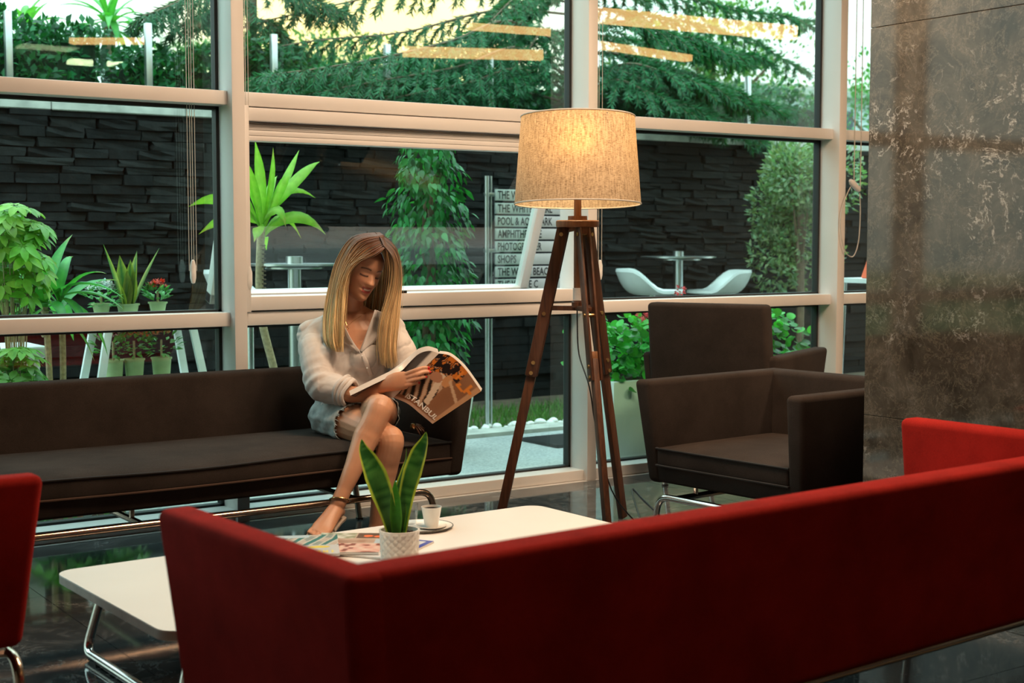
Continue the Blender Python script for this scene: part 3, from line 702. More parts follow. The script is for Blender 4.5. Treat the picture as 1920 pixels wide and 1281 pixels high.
def sword_leaf(cl, parent, nm='leaf', cols=((.018, .085, .022), (.065, .17, .05), (.46, .48, .08))):
    """cl: list of (px, py, depth offset, half width px, twist radians)"""
    n = 26; P = [PD(c[0], c[1], pd_+c[2])-pot.location for c in cl]
    cen = smooth_path(P, 5); m = len(cen); V = []; F = []; C = []; tt = np.linspace(0, len(cl)-1, m)
    hw = np.interp(tt, range(len(cl)), [c[3]*.9/FPX*pd_ for c in cl]); tw = np.interp(tt, range(len(cl)), [c[4] for c in cl])
    A = (-1, -.86, -.7, -.35, 0, .35, .7, .86, 1)
    for i in range(m):
        t = (cen[min(i+1, m-1)]-cen[max(i-1, 0)]).normalized(); s0 = t.cross(-FWD).normalized(); nrm = s0.cross(t)
        s = (s0*math.cos(tw[i])+nrm*math.sin(tw[i])); nn = s.cross(t)
        for a in A:
            V.append(cen[i]+s*(a*hw[i])+nn*(.25*hw[i]*a*a))
            band = max(0, min(1, .5+.9*math.sin(i*1.9+3*math.sin(i*.7)+a*1.2)))
            base = tuple(cols[0][q]*(1-band)+cols[1][q]*band for q in range(3))
            C.append(cols[2] if abs(a) > .8 else base)
    k = len(A)
    F = [(i*k+j, i*k+j+1, (i+1)*k+j+1, (i+1)*k+j) for i in range(m-1) for j in range(k-1)]
    return MB().add(V, F, C).build(nm, 'leaf', parent, colors=True, auto=80)
sword_leaf([(737, 998, 0, 13, .2), (729, 965, -.005, 17, .15), (717, 925, -.01, 23, .0), (703, 890, -.012, 24, -.3), (690, 862, -.015, 19, -.5), (681, 842, -.015, 11, -.5), (678, 824, -.015, .5, -.5)], pot)
sword_leaf([(752, 998, .01, 11, -.1), (757, 960, .005, 14, -.2), (764, 920, .0, 17, -.1), (774, 885, 0, 20, .1), (786, 850, .0, 18, .3), (795, 828, 0, 10, .3), (799, 810, 0, .5, .3)], pot)
sword_leaf([(743, 1000, -.015, 9, 0), (743, 970, -.016, 13, .1), (742, 940, -.016, 11, .1), (741, 918, -.014, 6, 0), (741, 901, -.013, .4, 0)], pot, cols=((.05, .22, .03), (.06, .26, .035), (.10, .32, .04)))
sword_leaf([(748, 1000, .02, 11, .5), (750, 960, .022, 18, .5), (752, 920, .022, 17, .7), (758, 885, .022, 10, .9), (762, 860, .022, 3, 1.0), (762, 840, .022, .4, 1.0)], pot)
sword_leaf([(735, 998, .012, 10, -.3), (724, 965, .012, 13, -.6), (712, 935, .008, 14, -.8), (702, 905, .006, 10, -1.0), (697, 890, .006, .5, -1)], pot)
# coffee cup on its saucers
cpz = PZ(809, 984, TZ0+.012)
sc1 = MB().lathe([(0, .0), (.075, .0), (.095, .004), (.104, .009), (.104, .0105), (.094, .006), (.07, .0025), (0, .0025)], n=56).build('saucer', 'ceramic')
sc1.location = (cpz-RGT*.032).xyz; sc1.location.z = TZ0; tag(sc1, 'wide white tray with dark edge beneath coffee cup and tumbler', 'tray'); sc1.name = 'tray'
MB().tube([(.1045*math.cos(a), .1045*math.sin(a), .0098) for a in np.linspace(0, 6.2832, 57)], .0016, 6, cap=False).build('rim', 'saucer_rim', sc1)
sc2 = MB().lathe([(0, .0), (.03, .0), (.046, .004), (.052, .008), (.052, .0095), (.042, .005), (.025, .003), (0, .003)], n=48).build('saucer', 'ceramic')
sc2.location = (cpz.x, cpz.y, TZ0+.0026); tag(sc2, 'small white saucer directly under the coffee cup', 'saucer')
cup = empty('coffee_cup', (cpz.x, cpz.y, TZ0+.0056), 0, 'small white tapered coffee cup filled with coffee', 'cup')
MB().lathe([(0, 0), (.021, 0), (.023, .004), (.034, .066), (.0345, .068), (.0325, .068), (.031, .06), (.020, .006), (0, .006)], n=40).build('body', 'ceramic', cup)
MB().lathe([(0, .0605), (.0312, .0605)], n=32).build('coffee', 'coffee', cup)
hd = RGT*-1; MB().tube(smooth_path([Vector((0, 0, .055))+FH*.031, Vector((0, 0, .055))+FH*.05, Vector((0, 0, .035))+FH*.052, Vector((0, 0, .022))+FH*.028]), .0045, 8).build('handle', 'ceramic', cup)
# cut water glass and a little dish behind the plant
gz = PZ(781, 976, TZ0)
gp0 = cpz-RGT*.075+FH*.018
gl_ = empty('water_glass', (gp0.x, gp0.y, TZ0+.0026), 0, 'short cut-glass tumbler of water behind the coffee cup', 'glass')
V = []; n = 48; prof = ((.021, 0), (.023, .008), (.025, .03), (.027, .055), (.029, .078))
mb = MB()
for ri, (r0, z0) in enumerate(prof):
    for i in range(n):
        a = 2*math.pi*i/n; rr = r0+(.0012 if (i+ri*2) % 6 < 3 and 0 < ri < 4 else 0); V.append((rr*math.cos(a), rr*math.sin(a), z0))
F = [(j*n+i, j*n+(i+1) % n, (j+1)*n+(i+1) % n, (j+1)*n+i) for j in range(len(prof)-1) for i in range(n)]
b = len(V)
for (r0, z0) in ((.0275, .078), (.0245, .03), (.019, .008)): V += [(r0*math.cos(2*math.pi*i/n), r0*math.sin(2*math.pi*i/n), z0) for i in range(n)]
top0 = (len(prof)-1)*n
F += [(top0+i, top0+(i+1) % n, b+(i+1) % n, b+i) for i in range(n)]+[(b+j*n+i, b+j*n+(i+1) % n, b+(j+1)*n+(i+1) % n, b+(j+1)*n+i) for j in range(2) for i in range(n)]
F += [tuple(range(n-1, -1, -1)), tuple(b+2*n+i for i in range(n))]
MB().add(V, F).build('tumbler', 'drinking_glass', gl_, smooth=False)
MB().lathe([(0, .0085), (.0185, .009), (.0255, .052), (0, .052)], n=32).build('water', 'drinking_glass', gl_)
dz_ = PZ(761, 985, TZ0)
ds = MB().lathe([(0, 0), (.018, 0), (.024, .01), (.027, .024), (.025, .024), (.021, .010), (0, .006)], n=32).build('dish', 'ceramic'); ds.location = (cpz.x-.15, cpz.y-.02, TZ0); tag(ds, 'tiny white dish hidden behind the snake plant leaves', 'dish')
# magazines lying on the table
def grid_print(W, H, nx, ny, fn, z=0.0):
    V = []; C = []; F = []
    for j in range(ny+1):
        for i in range(nx+1):
            u, v = i/nx, j/ny; V.append((W*u, H*v, z)); C.append(fn(u, v))
    F = [(j*(nx+1)+i, j*(nx+1)+i+1, (j+1)*(nx+1)+i+1, (j+1)*(nx+1)+i) for j in range(ny) for i in range(nx)]
    return MB().add(V, F, C)
def vnoise(seed):
    g = np.random.default_rng(seed).random((24, 24))
    def f(x, y):
        x %= 22; y %= 22; i, j = int(x), int(y); a, b = x-i, y-j; a = a*a*(3-2*a); b = b*b*(3-2*b)
        return (g[i, j]*(1-a)+g[i+1, j]*a)*(1-b)+(g[i, j+1]*(1-a)+g[i+1, j+1]*a)*b
    return f
N1, N2 = vnoise(3), vnoise(8)
def lerp3(a, b, t): return tuple(a[q]*(1-t)+b[q]*t for q in range(3))
def mag1(u, v):     # grey cover, teal and cream leaves, yellow ellipse and yellow strokes
    c = lerp3((.45, .46, .47), (.56, .56, .56), N1(u*5, v*5))
    s = u*.8+v*.6
    if v > .45: 
        k = math.sin((u*1.0-v*.55)*26+2*N2(u*4, v*4)); q = N1(u*7, v*7)
        c = (.03, .16, .14) if k > .45 else ((.62, .58, .5) if k > -.2 else ((.25, .28, .25) if q > .5 else (.5, .40, .33)))
        if v > .86 and u < .6: c = (.45, .55, .6)
    if ((u-.72)/.16)**2+((v-.36)/.055)**2 < 1: c = (.72, .55, .04)
    if .05 < v < .20:
        w = (u*9) % 1
        if .12 < u < .92 and w < .62 and (abs(w-.31) > .12 or abs(v-.125) < .02): c = (.80, .62, .05)
    return c
def mag2(u, v):     # food picture: browns, salmon, greens, two orange fruits
    q = N1(u*9+3, v*9); q2 = N2(u*14, v*14)
    c = lerp3((.26, .11, .06), (.62, .5, .4), q)
    if v < .45: c = lerp3((.55, .12, .09), (.75, .62, .52), q2) if q2 > .35 else (.22, .06, .04)
    if v > .7 and u < .55: c = lerp3((.16, .19, .07), (.7, .7, .62), q2)
    if v > .72 and u > .55: c = (.09, .06, .04)
    for (cx_, cy_) in ((.72, .84), (.88, .82)):
        if ((u-cx_)/.07)**2+((v-cy_)/.055)**2 < 1: c = (.85, .17, .05)
    if u > .86 and .45 < v < .68: c = (.42, .52, .58)
    return c
def mag3(u, v):
    if u > .9 or v > .94 or u < .05: return (.03, .05, .35)
    return lerp3((.5, .5, .52), (.7, .7, .7), N1(u*5, v*5))
def magazine(label, W, H, T, fn, c, z, rz, tilt=0):
    r = empty('magazine', (c.x, c.y, z), rz, label, 'magazine', 'magazines on the coffee table'); r.rotation_euler = (0, tilt, rz)
    MB().box((-W/2, -H/2, .0006), (W/2, H/2, T-.0006)).build('pages', 'white_laminate', r)
    g = grid_print(W, H, 60, 80, fn, 0); g.v = [(x-W/2, y-H/2, T) for (x, y, _) in g.v]; g.build('front_cover', 'printed', r, colors=True, smooth=False)
    MB().box((-W/2, -H/2, 0), (W/2, H/2, .0006)).build('back_cover', 'white_laminate_edge', r)
magazine('magazine with blue-edged cover lowest in the stack beneath the flowerpot side', .21, .28, .006, mag3, PZ(722, 1030, TZ0), TZ0+.0005, ta+math.radians(-58))
magazine('magazine with food picture and oranges on the cover beside the flowerpot', .22, .285, .008, mag2, PZ(655, 1026, TZ0), TZ0+.0075, ta+math.radians(-38))
magazine('magazine with grey cover, leaves and yellow lettering on the stack', .22, .285, .008, mag1, PZ(568, 1036, TZ0), TZ0+.0165, ta+math.radians(-28))
# ================================================================== garden: generators
def rnd_unit(n):
    v = RNG.normal(size=(n, 3)); return v/np.linalg.norm(v, axis=1, keepdims=True)
def leafmesh(nm, tpl, pos, fw, nrm, sc, cols, parent, mat='leaf', tcol=None):
    me = inst_mesh(nm, tpl[0], tpl[1], frame_mats(pos, fw, nrm, sc), cols, tcol); return link(nm, me, mat, parent, smooth=False)
def strap_leaf(mb, base, d0, L, W, droop, col, mid=None, n=9, tipcol=None, curl=0):
    """one strap-shaped leaf arching from base along d0"""
    d0 = Vector(d0).normalized(); p = Vector(base); d = d0.copy(); V = []; C = []
    side = d0.cross(Vector((0, 0, 1)));  side = side.normalized() if side.length > .1 else Vector((1, 0, 0))
    prof = [.35, .6, .85, 1, 1, .92, .75, .5, .25, .0]
    for i in range(n+1):
        t = i/n; wv = W*np.interp(t*9, range(10), prof); up = side.cross(d).normalized()
        c = col if t < .88 or tipcol is None else tipcol
        m = mid if mid is not None else col
        V += [p-side*wv+up*wv*.35, p, p+side*wv+up*wv*.35]; C += [c, m, c]
        p = p + d*(L/n); d = (d+Vector((0, 0, -droop/n))+side*(curl/n)).normalized()
    F = []
    for i in range(n): a = i*3; F += [(a, a+1, a+4, a+3), (a+1, a+2, a+5, a+4)]
    mb.add(V, F, C)
def tube_obj(nm, path, r, mat, parent, n=8): return MB().tube(path, r, n).build(nm, mat, parent)
def whorl_bush(nm, c, rad, nwh, leafL, col, label, cat='shrub', group=None, stem_from=None, tplw=.5, nl=7, mat='leaf', lean=0.0):
    r = empty(nm, c, 0, label, cat, group)
    u = rnd_unit(nwh)*(.45+.55*RNG.random((nwh, 1))**.5)*np.array(rad)[None]
    pos, fw, nr, sc, co = [], [], [], [], []
    base = crand(nwh, col, .3)
    for k in range(nwh):
        ax = np.array(u[k])/np.array(rad); ax = ax*.6+np.array([0, -.1, .75]); ax /= np.linalg.norm(ax)
        a = np.cross(ax, [.3, .2, .9]); a /= np.linalg.norm(a)+1e-9; b = np.cross(ax, a); ph = RNG.random()*6
        for q in range(nl):
            th = ph+2*math.pi*q/nl; d = a*math.cos(th)+b*math.sin(th)+ax*.15
            pos.append(u[k]+d*leafL*.15); fw.append(d+np.array([0, 0, -.25])); nr.append(ax); sc.append(leafL*(.7+.5*RNG.random())); co.append(base[k]*(.8+.4*RNG.random()))
    leafmesh('leaf', leaf_tpl(tplw, .1, .22), pos, fw, nr, sc, co, r, mat)['kind'] = 'stuff'
    mb = MB(); s0 = Vector(stem_from)-Vector(c) if stem_from is not None else Vector((0, 0, -rad[2]*1.2))
    for k in range(0, nwh, max(1, nwh//26)): mb.tube([s0+Vector((random.uniform(-.03, .03), random.uniform(-.03, .03), 0)), (s0*.25+Vector(u[k])*.5), Vector(u[k])], [.004, .003, .0015], 5)
    mb.build('stem', 'stem_tan', r)
    return r
def pot_round(parent, rb, rt, h, mat='pot_green', z0=0.0, nm='pot', off=(0, 0)):
    MB().lathe([(0, 0), (rb, 0), (rt, h), (rt+.004, h), (rt+.004, h-.008), (rt-.008, h-.006), (rt-.012, h-.03), (0, h-.03)], (off[0], off[1], z0), 28).build(nm, mat, parent, auto=40)
GZ = -.03
# ---------------------------------------------------------------- left bay
c = PY(18, 470, .80); s = PY(25, 720, .80)
whorl_bush('umbrella_plant', c, (.19, .19, .27), 90, .075, (.21, .47, .075), 'pale green umbrella plant with whorled leaves behind the sofa', 'potted plant', None, (s.x, s.y, GZ))
o = empty('dummy'); bpy.data.objects.remove(o)
um = [x for x in COL.objects if x.name == 'umbrella_plant'][0]; pot_round(um, .08, .10, .26, 'planter_white', GZ-um.location.z, off=(s.x-c.x, s.y-c.y))
c = PY(28, 700, .62); s = PY(28, 900, .62)
lb = whorl_bush('umbrella_plant', c, (.13, .12, .13), 44, .066, (.17, .42, .10), 'low bright green bush with whorled leaves under the transom', 'potted plant', None, (c.x, c.y, .25))
pot_round(lb, .10, .13, .30, 'planter_white', GZ-lb.location.z)
for (px_, yy_, lbl_) in ((120, .55, 'low leafy green plant hidden behind the sofa beside the mullion stems'), (200, .62, 'leafy green ground plant behind the sofa under the plant stand')):
    c = PY(px_, 820, yy_); c.z = .2
    q_ = whorl_bush('leafy_plant', c, (.17, .14, .19), 55, .07, (.14, .42, .07), lbl_, 'potted plant', 'leafy plants behind the sofa', (c.x, c.y, .0)); pot_round(q_, .07, .09, .12, 'terracotta', GZ-.2)
wb = PY(15, 655, 1.3); bx = empty('planter_box', (wb.x-.02, 1.32, GZ), 0, 'white square planter box with rounded lid behind the umbrella plant', 'planter')
rbox('body', (-.14, -.14, 0), (.14, .14, wb.z-GZ-.04), 'bar_white', bx, .02, 3); rbox('lid', (-.165, -.165, wb.z-GZ-.04), (.165, .165, wb.z-GZ+.02), 'bar_white', bx, .015, 3)
# two-stemmed dracaena
dbase = PY(100, 760, .95); dr = empty('dracaena', (dbase.x, .95, GZ), 0, 'green dracaena with two slim bare stems behind the sofa', 'potted plant')
def crown(parent, cpos, n, L, W, col, mid, tip=None, zmin=-.35, mbname='leaf', seed=1, dirs=None):
    rr = random.Random(seed)
    for k in range(n):
        th = k*2.399+rr.uniform(-.3, .3); el = zmin+(1.35-zmin)*((k+.5)/n)**.9
        d = Vector((math.cos(th)*math.cos(el), math.sin(th)*math.cos(el), math.sin(el)))
        mb = MB(); q = rr.uniform(.75, 1.15)
        strap_leaf(mb, cpos+Vector((0, 0, rr.uniform(-.05, .03))), d, L*q, W*rr.uniform(.8, 1.15), rr.uniform(.9, 2.0), tuple(c_*rr.uniform(.75, 1.25) for c_ in col), mid, tipcol=tip if rr.random() < .4 else None, curl=rr.uniform(-.3, .3))
        mb.build('leaf', 'leaf', parent, colors=True, auto=80)
for (px, py, seed, n) in ((84, 592, 3, 9), (112, 585, 5, 13)):
    ct = PY(px, py, .95)-dr.location
    tube_obj('stem', smooth_path([(ct.x*.35, 0, .25), (ct.x*.8+.012, 0, .5), (ct.x+.01, 0, ct.z-.12), (ct.x, 0, ct.z+.04)]), .015, 'stem_tan', dr)
    for q in range(7): MB().lathe([(.015, 0), (.021, .012), (.014, .016)], (ct.x, 0, ct.z-.10+q*.018), 8).build('leaf_scar', 'stem_tan', dr)
    crown(dr, ct+Vector((0, 0, .05)), n, .36, .030, (.04, .27, .065), (.09, .38, .08), (.40, .33, .12), -.5, seed=seed)
pot_round(dr, .07, .085, .28, 'planter_white')
# white plant stand with pots
sc = PY(268, 583, 1.35); st = empty('plant_stand', (sc.x, 1.35, GZ), 0, 'white plant stand with splayed legs under flower pots', 'plant stand')
SZ = sc.z-GZ-.01
rbox('top', (-.27, -.14, SZ-.025), (.27, .14, SZ), 'bar_white', st, .006); rbox('shelf', (-.30, -.15, .48), (.30, .15, .50), 'bar_white', st, .005)
for sx in (-1, 1):
    for sy in (-1, 1):
        MB().hexa([(sx*.37-.02, sy*.17-.012, 0), (sx*.37+.02, sy*.17-.012, 0), (sx*.37+.02, sy*.17+.012, 0), (sx*.37-.02, sy*.17+.012, 0), (sx*.21-.02, sy*.11-.012, SZ-.024), (sx*.21+.02, sy*.11-.012, SZ-.024), (sx*.21+.02, sy*.11+.012, SZ-.024), (sx*.21-.02, sy*.11+.012, SZ-.024)]).build('leg', 'bar_white', st, bevel=.003)
def flower_pot(px, py, Y, z, potc, flc, label, hh=.10, fr=.07, fz=.15, potm='pot_green', pr=.045, nfl=26):
    p = PY(px, py, Y); r = empty('potted_flower', (p.x, Y, z), 0, label, 'potted flower', 'potted flowers on the white stand')
    pot_round(r, pr*.75, pr, hh, potm)
    n = 60; u = rnd_unit(n)*np.array([fr, fr, fr*.6])[None]; u[:, 2] += fz-.02
    leafmesh('leaf', LEAF_S, u, u-np.array([0, 0, fz-.06]), np.tile([0, 0, 1.], (n, 1))+RNG.normal(size=(n, 3))*.3, .035+.02*RNG.random(n), crand(n, (.08, .30, .09), .3), r)
    m = nfl*5; cc = rnd_unit(nfl)*np.array([fr*.8, fr*.8, fr*.6])[None]; cc[:, 2] = np.abs(cc[:, 2])+fz+.02
    pos = np.repeat(cc, 5, axis=0); fw = rnd_unit(m); fw[:, 2] = np.abs(fw[:, 2])*.5
    leafmesh('petal', LEAF_S, pos, fw, np.tile([0, 0, 1.], (m, 1)),   .020+.010*RNG.random(m), crand(m, flc, .2), r, 'petal')
    MB().tube([(0, 0, hh-.03), (0, 0, fz)], .006, 6).build('stem', 'stem_tan', r)
    return r
TZs = st.location.z+SZ
flower_pot(190, 580, 1.33, TZs, None, (.80, .83, .80), 'white flowering plant in pot on top of white stand', .055, .075, .10, nfl=55)
flower_pot(296, 580, 1.33, TZs, None, (.65, .06, .03), 'red flowering plant in pot on top of white stand', .055, .05, .11)
SHz = GZ+.50
for (px, fc, lb_) in ((213, (.65, .30, .38), 'pink flowers in green pot on the lower shelf of the stand'), (252, (.75, .20, .07), 'orange flowers in ribbed green pot on the lower shelf'), (303, (.75, .25, .1), 'green pot with few orange blooms at the shelf end')):
    flower_pot(px, 690, 1.33, SHz, None, fc, lb_, .15, .085, .24, 'pot_green', .05, 40 if px < 300 else 8)
sp = PY(240, 582, 1.33); sn = empty('snake_plant', (sp.x, 1.33, TZs), 0, 'upright snake plant in pale pot on top of white stand', 'potted plant')
pot_round(sn, .045, .055, .05, 'pot_green')
for (dx, h, ln, w_) in ((-.075, .30, -.30, .030), (-.02, .24, -.1, .026), (.015, .22, .05, .024), (.05, .30, .55, .018), (.04, .26, .15, .026), (-.035, .17, -.4, .02), (.0, .20, .2, .02)):
    mb = MB(); strap_leaf(mb, (dx*.5, random.uniform(-.02, .02), .02), (ln*.8, random.uniform(-.1, .1), 1), h*1.15, w_*1.6, .12, (.42, .46, .10), (.03, .15, .06)); mb.build('leaf', 'leaf', sn, colors=True, auto=80)
# ---------------------------------------------------------------- tall dracaena behind the opened sash
tbp = PY(500, 690, 1.15); td_ = empty('dracaena', (tbp.x+.05, 1.15, GZ), 0, 'tall dracaena with broad lime leaves on one ringed trunk', 'potted plant')
tc = PY(490, 455, 1.15)-td_.location
tube_obj('trunk', smooth_path([(0, 0, .2), (.005, 0, .5), (tc.x-.01, 0, tc.z-.35), (tc.x, 0, tc.z+.08)]), .021, 'stem_tan', td_, 12)
for q in range(16): MB().lathe([(.0205, 0), (.0235, .006), (.0205, .009)], (tc.x+(0.0 if q < 12 else .004*(q-11)), 0, tc.z-.02-q*.022), 12).build('leaf_scar', 'bark', td_)
def to_tip(parent, base, tip, W, arch, col, mid, tipc=None, n=10):
    base = Vector(base); tip = Vector(tip); mp = (base+tip)/2+Vector((0, 0, arch*1.3))+RGT*random.uniform(-.045, .045); mb = MB(); V = []; C = []
    prof = [.22, .35, .6, .85, 1, 1, .95, .8, .55, .25, .0]
    for i in range(n+1):
        t = i/n; p = base*(1-t)**2+mp*2*t*(1-t)+tip*t*t; d = ((mp-base)*(1-t)+(tip-mp)*t).normalized()
        side = d.cross(FWD).normalized()*.8+FWD*.45; side = (side-d*side.dot(d)).normalized(); up = side.cross(d); w_ = W*prof[i]
        c = tipc if (tipc and t > .85) else tuple(col[q]*(.9+.2*random.random()) for q in range(3))
        V += [p-side*w_+up*w_*.3, p, p+side*w_+up*w_*.3]; C += [c, mid, c]
    F = []
    for i in range(n): a = i*3; F += [(a, a+1, a+4, a+3), (a+1, a+2, a+5, a+4)]
    mb.add(V, F, C).build('leaf', 'leaf', parent, colors=True, auto=80)
LG, LM, TPB = (.21, .48, .04), (.32, .56, .07), (.35, .22, .06)
for (px, py, dy, W, ar, tp) in ((478, 262, .0, .038, .03, None), (512, 276, -.05, .022, .02, TPB), (561, 281, .06, .030, .06, None), (600, 303, -.05, .040, .10, None), (592, 372, .05, .022, .16, None),
                            (611, 440, -.1, .040, .16, (.5, .38, .2)), (536, 426, -.14, .030, .14, TPB), (565, 448, .1, .018, .18, TPB), (353, 388, -.05, .034, .12, None), (372, 440, .1, .036, .1, TPB),
                            (476, 455, -.16, .03, .05, TPB), (440, 300, .1, .03, .08, None), (410, 340, -.1, .03, .1, None), (520, 330, .15, .03, .1, None), (545, 330, -.15, .034, .12, None), (455, 290, -.12, .03, .05, None), (500, 470, .14, .025, .06, None)):
    tip = PY(px, py, 1.15+dy)-td_.location; b0_ = tc+Vector((random.uniform(-.012, .012), random.uniform(-.012, .012), random.uniform(.0, .11)))
    to_tip(td_, b0_, tip, W*.92, ar, LG, LM, tp)
pot_round(td_, .15, .19, .32, 'planter_white')
# ---------------------------------------------------------------- weeping ficus column
fb = PY(805, 640, 1.45); fc = empty('ficus', (fb.x, 1.45, GZ), 0, 'column of glossy dark green weeping ficus in a planter', 'potted plant')
zt = PY(800, 268, 1.45).z-GZ; n = 2100
zz = .32+(zt-.28)*RNG.random(n); prof = np.interp(zz, [.3, .6, .9, 1.2, 1.5, zt], [.16, .20, .235, .215, .20, .15])
th = RNG.random(n)*2*math.pi; rr = prof*(.35+.65*RNG.random(n)**.4)*(1+.22*np.sin(zz*21+th*3)+.12*np.sin(zz*9-th*2))
pos = np.stack([rr*np.cos(th), rr*np.sin(th), zz], 1); fw = np.stack([np.cos(th)*.6, np.sin(th)*.6, -.55-.5*RNG.random(n)], 1)+RNG.normal(size=(n, 3))*.3
nr = np.stack([np.cos(th), np.sin(th), np.full(n, .7)], 1)+RNG.normal(size=(n, 3))*.35
leafmesh('leaf', leaf_tpl(.46, .12, .2, ((0, .05), (.2, .85), (.45, 1), (.75, .55), (1, 0))), pos, fw, nr,   .046+.034*RNG.random(n), crand(n, (.020, .17, .045), .65), fc)['kind'] = 'stuff'
mb = MB()
for q in range(3): mb.tube(smooth_path([(.03*math.cos(q*2), .03*math.sin(q*2), .2), (.03*math.cos(q*2+1), .03*math.sin(q*2+1), .7), (.03*math.cos(q*2+2.4), .03*math.sin(q*2+2.4), 1.2), (0, 0, zt-.1)]), .014, 7)
mb.build('trunk', 'bark', fc)
MB().hexa([(-.15,-.15,0),(.15,-.15,0),(.15,.15,0),(-.15,.15,0),(-.19,-.19,.34),(.19,-.19,.34),(.19,.19,.34),(-.19,.19,.34)]).build('planter', 'planter_white', fc, bevel=.01)
# ---------------------------------------------------------------- bar tables and shell stools
def bar_table(px, Y, top, rad, label):
    p = PY(px, 480, Y); r = empty('bar_table', (p.x, Y, GZ), 0, label, 'table', 'round bar tables on the terrace')
    H = top-GZ
    MB().lathe([(0, H-.012), (rad, H-.012), (rad, H), (0, H)], n=48).build('glass_top', 'steel', r, auto=30)
    MB().lathe([(0, H-.03), (rad*.62, H-.03), (rad*.62, H-.02), (.05, H-.012), (0, H-.012)], n=36).build('top_plate', 'steel', r, auto=30)
    MB().tube([(0, 0, .01), (0, 0, H-.03)], .038, 20).build('column', 'steel', r); MB().lathe([(0, 0), (.22, 0), (.22, .01), (.05, .03), (0, .03)], n=36).build('base', 'steel', r)
    return r
t1 = bar_table(552, 1.75, 1.085, .27, 'round bar table with steel column behind the reading woman')
t2 = bar_table(1272, 2.9, 1.09, .30, 'round bar table with steel column between two white stools')
for (tt_, w_, nm) in ((t1, .05, 'beside the tall dracaena'), (t2, .045, 'near the small tree')):
    b = MB().lathe([(0, 0), (w_, 0), (w_*.98, .04), (w_*.7, .042), (w_*.65, .02), (0, .02)], n=28).build('ashtray', 'steel'); b.location = (tt_.location.x, tt_.location.y, tt_.location.z+(1.085 if tt_ is t1 else 1.09)-GZ); tag(b, 'round steel ashtray on the bar table '+nm, 'ashtray')
def stool(px, py, Y, rz, label):
    p = PY(px, py, Y); r = empty('bar_stool', (p.x, Y, GZ), rz, label, 'bar stool', 'white shell bar stools'); zs = p.z-GZ
    V = []; nr_, na = 10, 36
    for j in range(nr_+1):
        q = .02+.98*j/nr_
        for i in range(na):
            th = 2*math.pi*i/na; bk = max(0, min(1, (math.cos(th)+.35)/.95)); bk = bk*bk*(3-2*bk); R_ = .225+.02*bk
            V.append((R_*q*math.sin(th), 1.1*R_*q*math.cos(th), zs-.03+(.018+.16*bk)*q**(2.4+2.2*bk)))
    F = [(j*na+i, j*na+(i+1) % na, (j+1)*na+(i+1) % na, (j+1)*na+i) for j in range(nr_) for i in range(na)]+[tuple(range(na-1, -1, -1))]
    nb = len(V); V2 = V+[(x*1.01, y*1.01, z-.022) for x, y, z in V]; F2 = F+[tuple(nb+i for i in reversed(f)) for f in F]
    F2 += [(nr_*na+i, nb+nr_*na+i, nb+nr_*na+(i+1) % na, nr_*na+(i+1) % na) for i in range(na)]
    MB().add(V2, F2).build('seat_shell', 'bar_white', r, auto=60)
    MB().tube([(0, 0, .01), (0, 0, zs-.045)], .025, 14).build('column', 'chrome', r); MB().lathe([(0, 0), (.2, 0), (.2, .008), (.03, .03), (0, .03)], n=32).build('base', 'chrome', r)
    MB().tube([(.14*math.cos(a), .14*math.sin(a), .28) for a in np.linspace(0, 6.2832, 25)], .008, 6, cap=False).build('foot_ring', 'chrome', r)
stool(1222, 541, 2.55, math.radians(50), 'white shell bar stool facing the bar table, backed by stone wall')
stool(1345, 541, 2.75, math.radians(238), 'white shell bar stool standing between bar table and small tree')
stool(468, 552, 2.3, math.radians(60), 'white shell bar stool behind the tall dracaena trunk')
# ---------------------------------------------------------------- signpost
sgp = PZ(917, 806, GZ); SY = sgp.y
sg = empty('signpost', (sgp.x, SY, GZ), 0, 'steel signpost with grey plates naming the pool and other places', 'sign')
ptop = PY(917, 330, SY).z-GZ
for dx in (-.016, .018): MB().tube([(dx, 0, 0), (dx, 0, ptop)], .0155 if dx < 0 else .007, 12).build('post', 'steel', sg)
rows = [('THE WHITE', 355, 376), ('THE WHITE PEARL', 380.5, 401), ('POOL & AQUAPARK', 404.5, 425), ('AMPHITHEATRE', 428.5, 449), ('PHOTOGRAPHER', 452.5, 472.5), ('SHOPS', 476, 496.5), ('THE WHITE BEACH', 500, 520), ('THE WHITE C', 524, 544)]
xl = PY(930, 450, SY-.02).x-sgp.x; xr = PY(1062, 450, SY-.02).x-sgp.x
for dx in (xl+.02, xr-.02): rbox('bracket', (dx-.012, .0, PY(930, 560, SY).z-GZ), (dx+.012, .02, PY(930, 352, SY).z-GZ), 'dark_gasket', sg, .001)
for (yz) in (365, 470): rbox('clamp', (-.03, -.01, PY(930, yz, SY).z-GZ-.012), (xl+.03, .02, PY(930, yz, SY).z-GZ+.012), 'steel', sg, .002)
simple('sign_plate', (.40, .43, .40), .5, 0, .06, 8)
